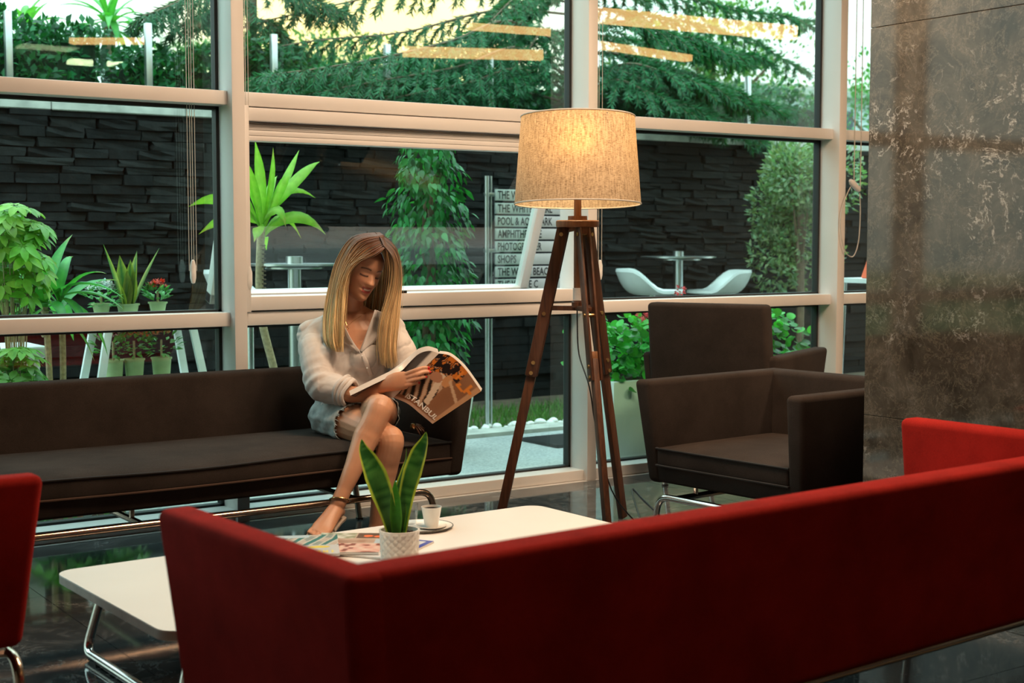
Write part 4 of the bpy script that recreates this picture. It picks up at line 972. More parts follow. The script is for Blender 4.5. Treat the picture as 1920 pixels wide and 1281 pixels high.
for (tx, y0, y1) in rows:
    z1 = PY(935, y0, SY-.02).z-GZ; z0 = PY(935, y1, SY-.02).z-GZ
    pl_ = rbox('sign_plate', (xl, -.022, z0), (xr, -.004, z1), 'sign_plate', sg, .002)
    cu = bpy.data.curves.new('lettering', 'FONT'); cu.body = tx; cu.size = (z1-z0)*1.02; cu.space_character = 1.0; cu.offset = .0012; cu.resolution_u = 2
    to = bpy.data.objects.new('tmp', cu); me = bpy.data.meshes.new_from_object(to.evaluated_get(bpy.context.evaluated_depsgraph_get()) if False else to)
    xs = [v.co.x for v in me.vertices]; wd = max(xs)-min(xs); full = (xr-xl)*len(tx)/19.5; k = full/wd
    for v in me.vertices: v.co = Vector((xl+.012+(v.co.x-min(xs))*k, -.0235, z0+(z1-z0)*.16+v.co.y))
    bpy.data.objects.remove(to)
    link('lettering', me, 'slat_black', pl_, smooth=False)
# ---------------------------------------------------------------- geranium planter outside the right bay
g0 = PY(1150, 712, .50); gx0 = MX[4]+.44; gtop = PY(1190, 714, .34).z
gp = empty('flower_planter', (gx0+.75, .56, GZ), 0, 'pale box planter full of green geraniums outside the glass', 'planter')
rbox('box', (-.75, -.22, 0), (.75, .22, gtop-GZ), 'planter_white', gp, .01); rbox('soil', (-.72, -.19, gtop-GZ-.02), (.72, .19, gtop-GZ+.004), 'soil', gp, .002)
n = 1700; pos = np.stack([(RNG.random(n)*2-1)*.74, (RNG.random(n)*2-1)*.25, gtop-GZ+.01+RNG.random(n)*.34], 1); pos[:, 2] -= np.abs(pos[:, 1])*.3
fw = rnd_unit(n); fw[:, 2] = fw[:, 2]*.4+.1; nr = np.tile([0, -.6, .8], (n, 1))+RNG.normal(size=(n, 3))*.45
leafmesh('leaf', leaf_tpl(.95, .1, .12, ((0, .25), (.15, .8), (.5, 1), (.8, .75), (1, .25))), pos, fw, nr, .036+.028*RNG.random(n), crand(n, (.06, .38, .06), .6), gp)['kind'] = 'stuff'
for (px, py) in ((1203, 590), (1212, 597), (1228, 604), (1275, 545)):
    q = PY(px, py, .45)-gp.location; m = 40; pp_ = rnd_unit(m)*.018+np.array(q)[None]
    leafmesh('flower_head', LEAF_S, pp_, pp_-np.array(q)[None], rnd_unit(m), .018+.008*RNG.random(m), crand(m, (.75, .08, .10), .25), gp, 'petal')
    MB().tube([(q.x, q.y, gtop-GZ), (q.x, q.y, q.z)], .003, 5).build('stem', 'stem_tan', gp)
# ---------------------------------------------------------------- small tree beyond the stools
def tree(nm, px, Y, cpy, rad, n, leaf, col, label, trunk_r=.03, group=None, zg=GZ, blobs=None, cat='tree', mat='leaf'):
    c = PY(px, cpy, Y); r = empty(nm, (c.x, Y, zg), 0, label, cat, group); cz = c.z-zg
    bl = blobs or [((random.uniform(-.6, .6)*rad[0], random.uniform(-.6, .6)*rad[1], random.uniform(-.6, .6)*rad[2]), random.uniform(.4, .62)) for _ in range(11)]
    pos, out = [], []
    for (b, s_) in bl:
        m = n//len(bl); u = rnd_unit(m)*(.55+.45*RNG.random((m, 1))**.4); q = u*np.array(rad)[None]*s_+np.array(b)[None]; pos.append(q); out.append(u)
    pos = np.concatenate(pos); out = np.concatenate(out); pos[:, 2] += cz; m = len(pos)
    fw = out+RNG.normal(size=(m, 3))*.5+np.array([0, 0, .3]); nr = out+np.array([0, 0, 1.2])+RNG.normal(size=(m, 3))*.4
    leafmesh('foliage', LEAF_S, pos, fw, nr, leaf*(.7+.6*RNG.random(m)), crand(m, col, .4), r, mat)['kind'] = 'stuff'
    mb = MB(); mb.tube(smooth_path([(0, 0, -.02), (.01, 0, cz*.4), (0, 0, cz)]), trunk_r, 8)
    for (b, s_) in bl[:8]: mb.tube([(0, 0, cz-rad[2]*.8), (b[0], b[1], cz+b[2])], [trunk_r*.5, trunk_r*.15], 6)
    mb.build('trunk', 'bark', r)
    return r
tree('small_tree', 1502, 2.6, 402, (.45, .42, .60), 5200, .055, (.20, .30, .165), 'small round-headed tree with grey-green leaves beyond the stools', .03)
ob = PY(1630, 522, .9); sdt = empty('side_table', (ob.x+.08, .9, GZ), 0, 'small white side table outside the glass beside the pillar', 'table')
tz_ = ob.z-GZ; rounded_slab(-.2, -.2, .2, .2, tz_-.03, tz_, .03).build('tabletop', 'bar_white', sdt, auto=30)
for sx in (-1, 1):
    for sy in (-1, 1): MB().tube([(sx*.17, sy*.17, 0), (sx*.15, sy*.15, tz_-.03)], .012, 8).build('leg', 'steel', sdt)
oc = MB(); h_ = PY(1615, 476, .9).z-ob.z
oc.hexa([(-.09, -.05, 0), (.12, -.05, 0), (.12, .05, 0), (-.09, .05, 0), (-.03, -.03, h_), (.11, -.03, h_), (.11, .03, h_), (-.03, .03, h_)]); o = oc.build('cloth_bag', 'orange_cloth', None, bevel=.015, seg=3); o.location = (ob.x+.05, .9, ob.z)
tag(o, 'orange-red cloth bag standing on the white side table', 'bag')
# ---------------------------------------------------------------- ground details
for k in range(74):
    x = .9+k*.052+random.uniform(-.02, .02); s_ = random.uniform(.022, .055); me = bpy.data.meshes.new('pebble'); bm = bmesh.new(); bmesh.ops.create_icosphere(bm, subdivisions=2, radius=1)
    for v in bm.verts: v.co = Vector((v.co.x*(1+.15*math.sin(v.co.y*3+k)), v.co.y*.8, v.co.z*.62))
    bm.to_mesh(me); bm.free(); o = link('pebble', me, 'white_pebble'); o.scale = (s_, s_, s_); o.rotation_euler = (0, 0, random.uniform(0, 6)); o.location = (x, 2.06+random.uniform(-.035, .05), GZ+.0+s_*.5)
    tag(o, 'white pebble in the row edging the grass', 'pebble', 'white pebbles edging the grass')
for k, (px, py, s_) in enumerate(((905, 893, .07), (948, 890, .045))):
    p = PZ(px, py, GZ); mb = MB()
    V = []; C = []
    for i in range(7):
        t = i/6; w_ = s_*.28*math.sin(math.pi*min(1, t*1.05))**.8+.001; V += [(t*s_-s_/2, -w_, .006+.006*math.sin(t*5)), (t*s_-s_/2, 0, .002+.008*t), (t*s_-s_/2, w_, .008*math.cos(t*4)+.004)]; C += [(.45, .22, .05)]*3
    F = []
    for i in range(6): a = i*3; F += [(a, a+1, a+4, a+3), (a+1, a+2, a+5, a+4)]
    o = mb.add(V, F, C).build('dry_leaf', 'painted', None, colors=True); o.location = (p.x, p.y, GZ); o.rotation_euler = (0, 0, .4+k); tag(o, 'yellow-brown dry leaf lying on the paving' if k == 0 else 'smaller dull green dry leaf on the paving', 'leaf')
m0 = PZ(1000, 832, GZ); o = rounded_slab(0, 0, .75, .4, 0, .02, .015).build('drain_mat', 'black_plastic', None, auto=30); o.location = (m0.x, m0.y-.25, GZ); tag(o, 'dark flat mat lying on the paving outside', 'mat')
# grass strip and soil stones
n = 9000; gx = .2+RNG.random(n)*6.5; gy = 2.12+RNG.random(n)**1.3*.95; pos = np.stack([gx, gy, np.full(n, -.036)], 1)
fw = np.stack([RNG.normal(size=n)*.35, RNG.normal(size=n)*.35, np.ones(n)], 1)
o = link('grass', inst_mesh('grass', [(0, -.06, 0), (0, .06, 0), (1, 0, .15)], [(0, 1, 2)], frame_mats(pos, fw, rnd_unit(n), np.stack([.04+.05*RNG.random(n), np.full(n, .07), np.full(n, .06)], 1)), crand(n, (.09, .22, .05), .5)), 'leaf', None, False)
tag(o, 'short green grass strip before the stone wall', 'grass', None, 'stuff')
for k, (px, py, w_) in enumerate(((940, 741, .16), (980, 722, .07), (905, 728, .06))):
    p = PZ(px, py, -.03); me = bpy.data.meshes.new('rock'); bm = bmesh.new(); bmesh.ops.create_icosphere(bm, subdivisions=3, radius=1)
    for v in bm.verts: v.co *= 1+.12*math.sin(v.co.x*4+k)+.1*math.sin(v.co.y*5+2*k)
    bm.to_mesh(me); bm.free(); o = link('rock', me, 'stone_coping'); o.scale = (w_, w_*.6, w_*.3); o.location = (p.x, p.y, -.03+w_*.12); tag(o, ('broad flat pale rock on the bare soil', 'small tan rock on the soil beside the broad one', 'little grey rock half hidden by the sofa arm')[k], 'rock')
# ================================================================== upper terrace
UZ = WTOP+.02
bal = empty('glass_balustrade', (.107, WY+.2, WTOP+.07), 0, 'glass balustrade with square steel posts on the wall top', 'balustrade')
for k in range(-1, 12):
    x = k*.93; rbox('post', (x-.022, -.022, 0), (x+.022, .022, .57), 'steel', bal, .003)
    MB().box((x+.04, -.005, .05), (x+.89, .005, .50)).build('glass_panel', 'balustrade_glass', bal, smooth=False)
def hedge(x0, x1, y0, y1, h, n, label, col=(.018, .12, .036)):
    r = empty('hedge', ((x0+x1)/2, (y0+y1)/2, UZ), 0, label, 'hedge', None); L = x1-x0; D = y1-y0
    core = MB().box((-L/2+.12, -D/2+.14, 0), (L/2-.12, D/2-.12, h-.16)); core.build('core_block', 'hedge_core', r)  # solid dark box added inside to block the view through the leaves
    p = np.stack([(RNG.random(n)-.5)*L, (RNG.random(n)-.5)*D, RNG.random(n)*h], 1); sel = RNG.random(n)
    f = sel < .62; p[f, 1] = -D/2+RNG.random(f.sum())*.16; g = ~f; p[g, 2] = h-RNG.random(g.sum())**1.5*.16
    p[:, 2] += .07*np.sin(p[:, 0]*3.1+1)*(p[:, 2]/h)+.04*np.sin(p[:, 0]*8)*(p[:, 2]/h); p[:, 1] += .06*np.sin(p[:, 0]*5+p[:, 2]*6)
    fw = rnd_unit(n)+np.array([0, -.5, .3]); nr = rnd_unit(n)*.6+np.array([0, -.5, .8])
    leafmesh('foliage', LEAF_S, p, fw, nr, .05+.05*RNG.random(n), crand(n, col, .6), r)['kind'] = 'stuff'
hedge(-1.4, 1.02, WY+.75, WY+1.55, .70, 3800, 'tall clipped hedge block with agave standing over it')
hedge(1.0, 2.6, WY+.7, WY+1.5, .55, 2600, 'lower clipped hedge behind the glass balustrade')
hedge(2.65, 9.5, WY+1.6, WY+2.6, .72, 6000, 'long dark hedge under the pine boughs')
# agave / yucca heads over the hedge
def yucca(px, py, Y, n, L, W, label, col):
    c = PY(px, py, Y); r = empty('yucca', (c.x, Y, UZ), 0, label, 'shrub', 'yuccas above the hedge'); top = Vector((0, 0, c.z-UZ))
    tube_obj('trunk', [(0, 0, 0), top*.6, top], .05, 'bark', r)
    crown(r, top, n, L, W, col, tuple(q*1.2 for q in col), None, -.3, seed=n)
yucca(48, 62, WY+1.9, 22, .36, .035, 'bright green yucca rosette above the tall hedge', (.13, .40, .08))
yucca(205, 45, WY+2.6, 26, .5, .03, 'leafy yucca standing against the pale sky', (.08, .36, .07))
# ---------------------------------------------------------------- drooping pines
NEED = ([(0, -.5, 0), (1, 0, 0), (0, .5, 0)], [(0, 1, 2)])
def bough(P, nlet, Llet, spread, dens, droop):
    """needle positions for one bough along the polyline P (Vectors)"""
    path = smooth_path(P, 8); m = len(path); pos, fw, nr, sc = [], [], [], []; twigs = []
    for k in range(nlet):
        t = .12+.88*(k+.5)/nlet; f = t*(m-1); i = int(min(f, m-2)); p = path[i].lerp(path[i+1], f-i); d = (path[i+1]-path[i]).normalized()
        side = d.cross(Vector((0, 0, 1))).normalized()*(1 if k % 2 else -1)
        q = (side*spread+d*.75+Vector((0, 0, random.uniform(-.25, .15)))).normalized(); L = Llet*random.uniform(.65, 1.15)*(1-.45*t); pts = [p]; n = max(6, int(L/.022))
        for j in range(n):
            pts.append(pts[-1]+q*(L/n)); q = (q+Vector((0, 0, -droop/n))).normalized()
            o = Vector((random.gauss(0, 1), random.gauss(0, 1), random.gauss(0, 1)))
            for e in range(dens+4):
                o = Vector((random.gauss(0, 1), random.gauss(0, 1), random.gauss(0, 1))).normalized(); dd = q*.85+o*.65
                pos.append(pts[-1]); fw.append(dd); nr.append(o.cross(q)); sc.append((random.uniform(.05, .09), .012, .012))
        twigs.append(pts[::3]+[pts[-1]])
    return path, pos, fw, nr, sc, twigs
def pine(nm, base, boughs, label, col, trunk_r=.14, h=5.0):
    r = empty(nm, base, 0, label, 'tree', 'drooping pines on the upper terrace'); B = Vector(base)
    tube_obj('trunk', [(0, 0, -.02), (.02, 0, h*.5), (0, 0, h)], [trunk_r, trunk_r*.8, trunk_r*.4], 'bark', r, 12)
    for (pts, nlet, Ll, dens, droop) in boughs:
        P = [Vector(p)-B for p in pts]; path, pos, fw, nr, sc, tw = bough(P, nlet, Ll, .8, dens, droop)
        mb = MB(); mb.tube(path, [.013*(1-.7*i/len(path)) for i in range(len(path))], 6)
        for t_ in tw: mb.tube(t_, .0035, 3, cap=False)
        br = mb.build('bough', 'bark', r)
        link('needles', inst_mesh('needles', NEED[0], NEED[1], frame_mats([tuple(x) for x in pos], [tuple(x) for x in fw], [tuple(x) for x in nr], sc), crand(len(pos), col, .5)), 'needle', br, False)['kind'] = 'stuff'
TYp = WY+1.15; tp_ = PY(1082, 200, TYp)
def bp(px, py, dy): return PY(px, py, TYp+dy)
tx, ty = tp_.x, TYp
def bgh(z0, pts, n=34, L=.42, dens=4, droop=.9): return ([Vector((tx, ty, z0))]+[bp(*p) for p in pts], n, L, dens, droop)
B1 = [bgh(3.25, [(930, 20, -.1), (760, 60, -.2), (600, 75, -.3), (480, 95, -.35)], 40, .40, 3, 1.6),
      bgh(3.5, [(900, -40, 0), (720, -10, 0), (560, 25, 0), (470, 45, 0)], 34, .36, 3, 1.7),
      bgh(2.95, [(960, 60, -.3), (830, 100, -.5), (690, 130, -.6), (540, 150, -.65), (470, 160, -.7)], 46, .5, 4, 1.0),
      bgh(2.7, [(960, 110, -.1), (820, 140, -.2), (660, 165, -.2), (520, 185, -.25)], 46, .52, 4, .9),
      bgh(2.55, [(970, 140, -.6), (860, 165, -.8), (740, 180, -.9), (620, 196, -.95)], 40, .5, 4, .9),
      bgh(3.35, [(1010, 0, .2), (960, 40, .5), (920, 70, .8)], 34, .5, 5, 1.0),
      bgh(3.05, [(1020, 60, -.3), (980, 110, -.7), (940, 150, -.9)], 36, .5, 5, 1.0),
      bgh(3.6, [(1010, -40, -.3), (960, 0, -.6), (920, 40, -.8)], 36, .5, 5, 1.0),
      bgh(2.6, [(980, 90, -1.0), (860, 125, -1.3), (720, 150, -1.4), (600, 172, -1.4)], 46, .5, 5, .8),
      bgh(2.5, [(980, 130, -1.0), (880, 155, -1.3), (780, 175, -1.4), (690, 195, -1.4)], 42, .5, 5, .8),
      bgh(2.9, [(960, 40, -1.0), (850, 75, -1.2), (730, 105, -1.3), (600, 128, -1.3), (500, 140, -1.3)], 50, .46, 4, .9),
      bgh(2.45, [(900, 160, -.9), (760, 178, -1.2), (620, 190, -1.3), (500, 196, -1.3)], 50, .5, 5, .7),
      bgh(2.6, [(1170, 120, -1.0), (1260, 140, -1.4), (1350, 165, -1.5), (1420, 195, -1.5)], 46, .5, 5, .8),
      bgh(2.5, [(1150, 150, -1.0), (1220, 175, -1.4), (1290, 200, -1.5), (1340, 220, -1.5)], 44, .5, 5, .8),
      bgh(3.0, [(1160, 40, -1.0), (1250, 60, -1.2), (1330, 85, -1.3), (1400, 105, -1.3)], 40, .46, 4, .9),
      # right bay
      bgh(3.45, [(1160, -20, 0), (1300, 0, 0), (1430, 25, 0), (1520, 40, 0)], 40, .45, 4, 1.0),
      bgh(3.1, [(1150, 70, -.3), (1250, 80, -.5), (1340, 90, -.6), (1420, 110, -.6)], 38, .42, 4, 1.0),
      bgh(2.9, [(1150, 100, -.5), (1240, 120, -.8), (1320, 150, -1.0), (1380, 180, -1.1)], 42, .5, 5, .9),
      bgh(2.75, [(1150, 130, -.7), (1230, 160, -1.1), (1300, 190, -1.3), (1350, 225, -1.4)], 42, .5, 5, .9),
      bgh(2.75, [(1160, 140, -.2), (1280, 165, -.4), (1390, 190, -.5), (1470, 200, -.5)], 42, .45, 4, .9),
      bgh(2.55, [(1180, 170, -.5), (1290, 200, -.9), (1370, 240, -1.1), (1430, 268, -1.2)], 44, .48, 5, .9),
      bgh(2.45, [(1150, 185, -.5), (1230, 205, -.9), (1310, 225, -1.1)], 36, .5, 5, .8),
      bgh(3.3, [(1160, 20, .3), (1280, 40, .6), (1400, 75, .8), (1500, 130, .9)], 40, .42, 4, 1.0)]
pine('pine_tree', (tx, ty, UZ), B1, 'big drooping pine with long feathery boughs spread behind the lamp', (.013, .125, .040))
ty2 = WY+1.3; t2p = PY(470, 100, ty2)
B2 = [([Vector((t2p.x, ty2, 3.15)), PY(390, -30, ty2-.3), PY(330, 5, ty2-.4), PY(268, 30, ty2-.5)], 30, .38, 3, 1.5),
      ([Vector((t2p.x, ty2, 3.05)), PY(430, 0, ty2-.2), PY(390, 25, ty2-.3), PY(340, 50, ty2-.4)], 26, .34, 3, 1.6),
      ([Vector((t2p.x, ty2, 3.2)), PY(520, -30, ty2-.2), PY(580, -5, ty2-.3), PY(640, 20, ty2-.3)], 28, .38, 3, 1.6),
      ([Vector((t2p.x, ty2, 2.95)), PY(500, 40, ty2-.2), PY(530, 70, ty2-.2), PY(560, 95, ty2-.2)], 22, .34, 3, 1.6)]
pine('pine_tree', (t2p.x, ty2, UZ), B2, 'slim pine with sparse feathery boughs standing by the hedge', (.025, .12, .045), .05, 3.5)
# far trees and a pale building
tree('round_tree', 1330, 14, 110, (2.2, 1.5, 1.6), 4200, .13, (.10, .24, .05), 'loose sunlit tree far behind the big pine', .12, 'far trees', UZ)
tree('round_tree', 620, 16, 135, (3.0, 1.5, .7), 4200, .13, (.09, .20, .05), 'low spreading tree far off under the bright sky', .12, 'far trees', UZ)
tree('round_tree', 1640, 9, 190, (.9, .8, .8), 1900, .09, (.10, .30, .08), 'leafy tree seen between mullion and pillar', .08, 'far trees', UZ)
bq = PY(1490, 205, 26); bd = empty('building', (bq.x, 26, UZ), math.radians(-8), 'pale hotel building far beyond the garden', 'building')
MB().box((-3.2, 0, 0), (7, 6, 3.6)).build('wall', 'building_wall', bd); MB().box((-3.4, -.3, 3.6), (7.2, 6.2, 3.9)).build('roof', 'stone_coping', bd)
for i in range(5):
    for j in range(2): MB().box((-2.6+i*1.9, -.03, .5+j*1.6), (-1.5+i*1.9, .05, 1.6+j*1.6)).build('window', 'building_glass', bd)
    MB().box((-2.8+i*1.9, -.5, 1.9), (-1.3+i*1.9, 0, 2.0)).build('balcony', 'building_wall', bd)
# ================================================================== the seated reader
from mathutils.bvhtree import BVHTree
WB = Vector((.28, -.56, 0.0))
person = empty('person', (WB.x, WB.y, .43), 0, 'woman in white shirt and denim shorts reading a magazine on the dark sofa', 'person')
PO = person.location.copy()
def loft(mb, path, rad, ref, n=20, cap=3, col=None):
    """closed tapered limb: path of Vectors, rad list of (a, b) half axes, ref = direction of axis a"""
    P = [Vector(p) for p in path]; R = [(r, r) if not isinstance(r, (tuple, list)) else r for r in rad]
    refs = ref if isinstance(ref, list) else [ref]*len(P)
    # rounded ends
    t0 = (P[0]-P[1]).normalized(); t1 = (P[-1]-P[-2]).normalized(); pre, post, pr, po_ = [], [], [], []
    for k in range(cap, 0, -1):
        a = k/cap*math.pi/2*.97; m0 = min(R[0]); m1 = min(R[-1])
        pre.append(P[0]+t0*m0*math.sin(a)); pr.append((R[0][0]*math.cos(a), R[0][1]*math.cos(a)))
        post.insert(0, P[-1]+t1*m1*math.sin(a)); po_.insert(0, (R[-1][0]*math.cos(a), R[-1][1]*math.cos(a)))
    P2 = pre+P+post; R2 = pr+R+po_; F2 = [refs[0]]*len(pre)+refs+[refs[-1]]*len(post); V = []; m = len(P2)
    for i in range(m):
        t = (P2[min(i+1, m-1)]-P2[max(i-1, 0)]).normalized(); u = Vector(F2[i]); u = u-t*u.dot(t)
        u = u.normalized() if u.length > 1e-5 else t.orthogonal().normalized(); v = t.cross(u)
        for k in range(n):
            th = 2*math.pi*k/n; V.append(P2[i]+u*(R2[i][0]*math.cos(th))+v*(R2[i][1]*math.sin(th)))
    F = [(i*n+k, i*n+(k+1) % n, (i+1)*n+(k+1) % n, (i+1)*n+k) for i in range(m-1) for k in range(n)]+[tuple(range(n-1, -1, -1)), tuple(range((m-1)*n, m*n))]
    mb.add(V, F, col)
def dense(P, R, n=5):
    Q = smooth_path(P, n); m = len(Q); t = np.linspace(0, len(P)-1, m); R = [(r, r) if not isinstance(r, (tuple, list)) else r for r in R]
    return Q, [(float(np.interp(x, range(len(R)), [r[0] for r in R])), float(np.interp(x, range(len(R)), [r[1] for r in R]))) for x in t]
def limb(mb, P, R, ref, n=5):
    Q, S = dense(P, R, n); loft(mb, Q, S, ref)
def ball(mb, c, r, u=None, v=None, w_=None, n=16):
    u = u or Vector((1, 0, 0)); v = v or Vector((0, 1, 0)); w_ = w_ or Vector((0, 0, 1)); r = (r, r, r) if not isinstance(r, (tuple, list)) else r
    V = []; m = n//2
    for j in range(m+1):
        ph = math.pi*(j/m)*.998+.003
        for i in range(n):
            th = 2*math.pi*i/n; V.append(Vector(c)+u*(r[0]*math.sin(ph)*math.cos(th))+v*(r[1]*math.sin(ph)*math.sin(th))+w_*(r[2]*math.cos(ph)))
    F = [(j*n+i, (j+1)*n+i, (j+1)*n+(i+1) % n, j*n+(i+1) % n) for j in range(m) for i in range(n)]+[tuple(range(n)), tuple(range((m+1)*n-1, m*n-1, -1))]
    mb.add(V, F)
def remesh(mb, vox, smooth=2, fac=.5):
    me = mb.mesh('tmp'); o = bpy.data.objects.new('tmp', me); COL.objects.link(o)
    md = o.modifiers.new('r', 'REMESH'); md.mode = 'VOXEL'; md.voxel_size = vox; md.use_smooth_shade = True
    if smooth: sm = o.modifiers.new('s', 'SMOOTH'); sm.factor = fac; sm.iterations = smooth
    dg = bpy.context.evaluated_depsgraph_get(); dg.update(); r = bpy.data.meshes.new_from_object(o.evaluated_get(dg)); bpy.data.objects.remove(o)
    return r
def vcos(me):
    a = np.empty(len(me.vertices)*3, dtype=np.float32); me.vertices.foreach_get('co', a); return a.reshape(-1, 3).astype(np.float64)
def vnor(me):
    a = np.empty(len(me.vertices)*3, dtype=np.float32); me.vertices.foreach_get('normal', a); return a.reshape(-1, 3).astype(np.float64)
def setcol(me, C):
    at = me.color_attributes.new('Col', 'FLOAT_COLOR', 'POINT'); at.data.foreach_set('color', np.concatenate([C, np.ones((len(C), 1))], 1).astype(np.float32).ravel())
npv = lambda v: np.array(v[:])
def projA(A):
    d = A-npv(CAMP); z = d@npv(FWD); return 960+FPX*(d@npv(RGT))/z, 640.5-FPX*(d@npv(UPV))/z, z
# ---- joints
rHip, lHip = Vector((.21, -.55, .500)), Vector((.375, -.56, .500))
rKnee = Vector((.203, -.985, .458)); lKnee = PY(712, 766, -.955)
rAnk = Vector((.145, -.955, .085)); lAnk = PY(634, 944, -1.0)
rSh, lSh = PD(583, 622, 5.84), PD(733, 612, 5.81); nB = PD(661, 600, 5.845)
rEl, rWr = PD(604, 716, 5.70), PD(712, 729, 5.603); rFm = PD(662, 740, 5.645)
lEl, lWr = PD(772, 712, 5.75), PD(838, 722, 5.69)
SH = (lSh-rSh).normalized()
# ---- head frame
yw, pt, rl = math.radians(37), math.radians(22), math.radians(9)
hf = (-FWD*math.cos(yw)+RGT*math.sin(yw))*math.cos(pt)-UPV*math.sin(pt)
hu = UPV*math.cos(pt)+(-FWD*math.cos(yw)+RGT*math.sin(yw))*math.sin(pt); hs = hu.cross(hf)
hs, hu = hs*math.cos(rl)-hu*math.sin(rl), hu*math.cos(rl)+hs*math.sin(rl)
HO = PD(679, 503, 5.755); HS = 1.03
def hp_(x, y, z): return HO+(hs*x+hf*y+hu*z)*HS
def head_mesh(mb):
    zs = np.concatenate([np.linspace(-.119, -.10, 8), np.linspace(-.096, .075, 64), np.linspace(.08, .1085, 14)]); n = 120; V = []
    def I(z, xs, ys): return float(np.interp(z, xs, ys))
    g = lambda a, s: math.exp(-.5*(a/s)**2)
    for z in zs:
        wx = I(z, [-.119, -.114, -.10, -.08, -.055, -.03, 0, .03, .06, .085, .1, .1085], [.004, .020, .036, .049, .059, .065, .0695, .071, .066, .050, .031, .004])
        fr = I(z, [-.119, -.114, -.10, -.08, -.055, -.03, 0, .03, .06, .085, .1, .1085], [.058, .073, .080, .081, .0825, .084, .085, .088, .081, .058, .032, .002])
        bk = I(z, [-.119, -.114, -.10, -.08, -.055, -.03, 0, .03, .06, .085, .1, .1085], [-.050, -.042, -.025, .0, .045, .075, .09, .095, .088, .066, .042, .004])
        for k in range(n):
            th = 2*math.pi*k/n; c, s = math.sin(th), math.cos(th)      # c -> x, s -> forward
            e = 2.25; rr = (abs(c)**e+abs(s)**e)**(-1/e); x = wx*c*rr; y = (fr if s > 0 else bk)*s*rr if s > 0 else bk*s*rr
            if s > 0:
                ax = abs(x); y += -.0105*g(ax-.030, .015)*g(z-.001, .011)+.0068*g(ax-.030, .011)*g(z+.004, .0075)   # sockets, lids
                y += .0030*g(ax-.026, .018)*g(z-.019, .007)-.004*g(x, .008)*g(z-.006, .012)                          # brow, nasion
                t = min(1, max(0, (.006-z)/.042)); y += (.004+.019*t)*g(x, .0062+.0035*t)*(1 if -.037 < z < .006 else (g(z+.037, .0035) if z <= -.037 else g(z-.006, .01)))
                y += .0075*g(ax-.0105, .0048)*g(z+.033, .0055)                                                       # nostril wings
                y += .006*g(ax-.042, .017)*g(z+.030, .016)                                                           # cheeks lifted by the smile
                zm = -.0635+9.0*x*x                                                                                  # smiling mouth line
                y += .0058*g(x, .019)*g(z-zm-.0068, .0042)+.0068*g(x, .016)*g(z-zm+.0085, .0046)-.0050*g(x, .021)*g(z-zm, .0030)
                y += -.003*g(ax-.030, .007)*g(z+.056, .008)-.003*g(x, .014)*g(z+.082, .005)+.006*g(x, .015)*g(z+.100, .010)
            V.append(hp_(x, y, z))
    m = len(zs); F = [(j*n+k, j*n+(k+1) % n, (j+1)*n+(k+1) % n, (j+1)*n+k) for j in range(m-1) for k in range(n)]+[tuple(range(n-1, -1, -1)), tuple(range((m-1)*n, m*n))]
    mb.add(V, F)
    for s_ in (-1, 1):       # ears
        ball(mb, hp_(s_*.070, -.008, -.012), (.008, .017, .030), (hs*.9+hf*-.3*s_).normalized(), (hf*.9+hs*.3*s_).normalized(), hu, 14)
bm_ = MB(); head_mesh(bm_)
limb(bm_, [nB+Vector((0, 0, -.05)), nB+Vector((0, 0, .01)), hp_(0, -.024, -.10), hp_(0, -.028, -.045)], [.062, .052, .047, .048], SH)
# torso
tor = [(Vector((.292, -.53, .475)), (.150, .110), Vector((1, 0, 0))), (Vector((.29, -.525, .55)), (.140, .102), Vector((.97, -.15, 0))), (Vector((.28, -.515, .63)), (.122, .088), Vector((.92, -.35, 0))),
       ((rSh+lSh)/2+Vector((0, 0, -.15)), (.135, .095), SH), ((rSh+lSh)/2+Vector((0, 0, -.07)), (.148, .095), SH), ((rSh+lSh)/2+Vector((0, 0, .0)), (.150, .070), SH), ((rSh+lSh)/2+Vector((0, 0, .035)), (.095, .055), SH)]
loft(bm_, [t[0] for t in tor], [t[1] for t in tor], [t[2] for t in tor], 28)
tf = SH.cross(Vector((0, 0, 1))).normalized()
if tf.dot(FWD) > 0: tf = -tf
for sh_ in (rSh, lSh): limb(bm_, [nB+Vector((0, 0, .035)), nB.lerp(sh_, .5)+Vector((0, 0, .004)), sh_], [.046, .046, .044], UPV)
ball(bm_, nB+tf*.022+Vector((0, 0, -.03)), (.085, .055, .075), SH, tf, Vector((0, 0, 1)))
if tf.dot(FWD) > 0: tf = -tf
for s_ in (-1, 1): ball(bm_, (rSh+lSh)/2+Vector((0, 0, -.105))+SH*(s_*.068)+tf*.070, (.058, .05, .058))
# arms
for (a, b, m_, c) in ((rSh, rEl, rFm, rWr), (lSh, lEl, lEl.lerp(lWr, .5), lWr)):
    limb(bm_, [a, a.lerp(b, .4), b, m_, c], [.047, .043, .036, .033, (.025, .020)], UPV)
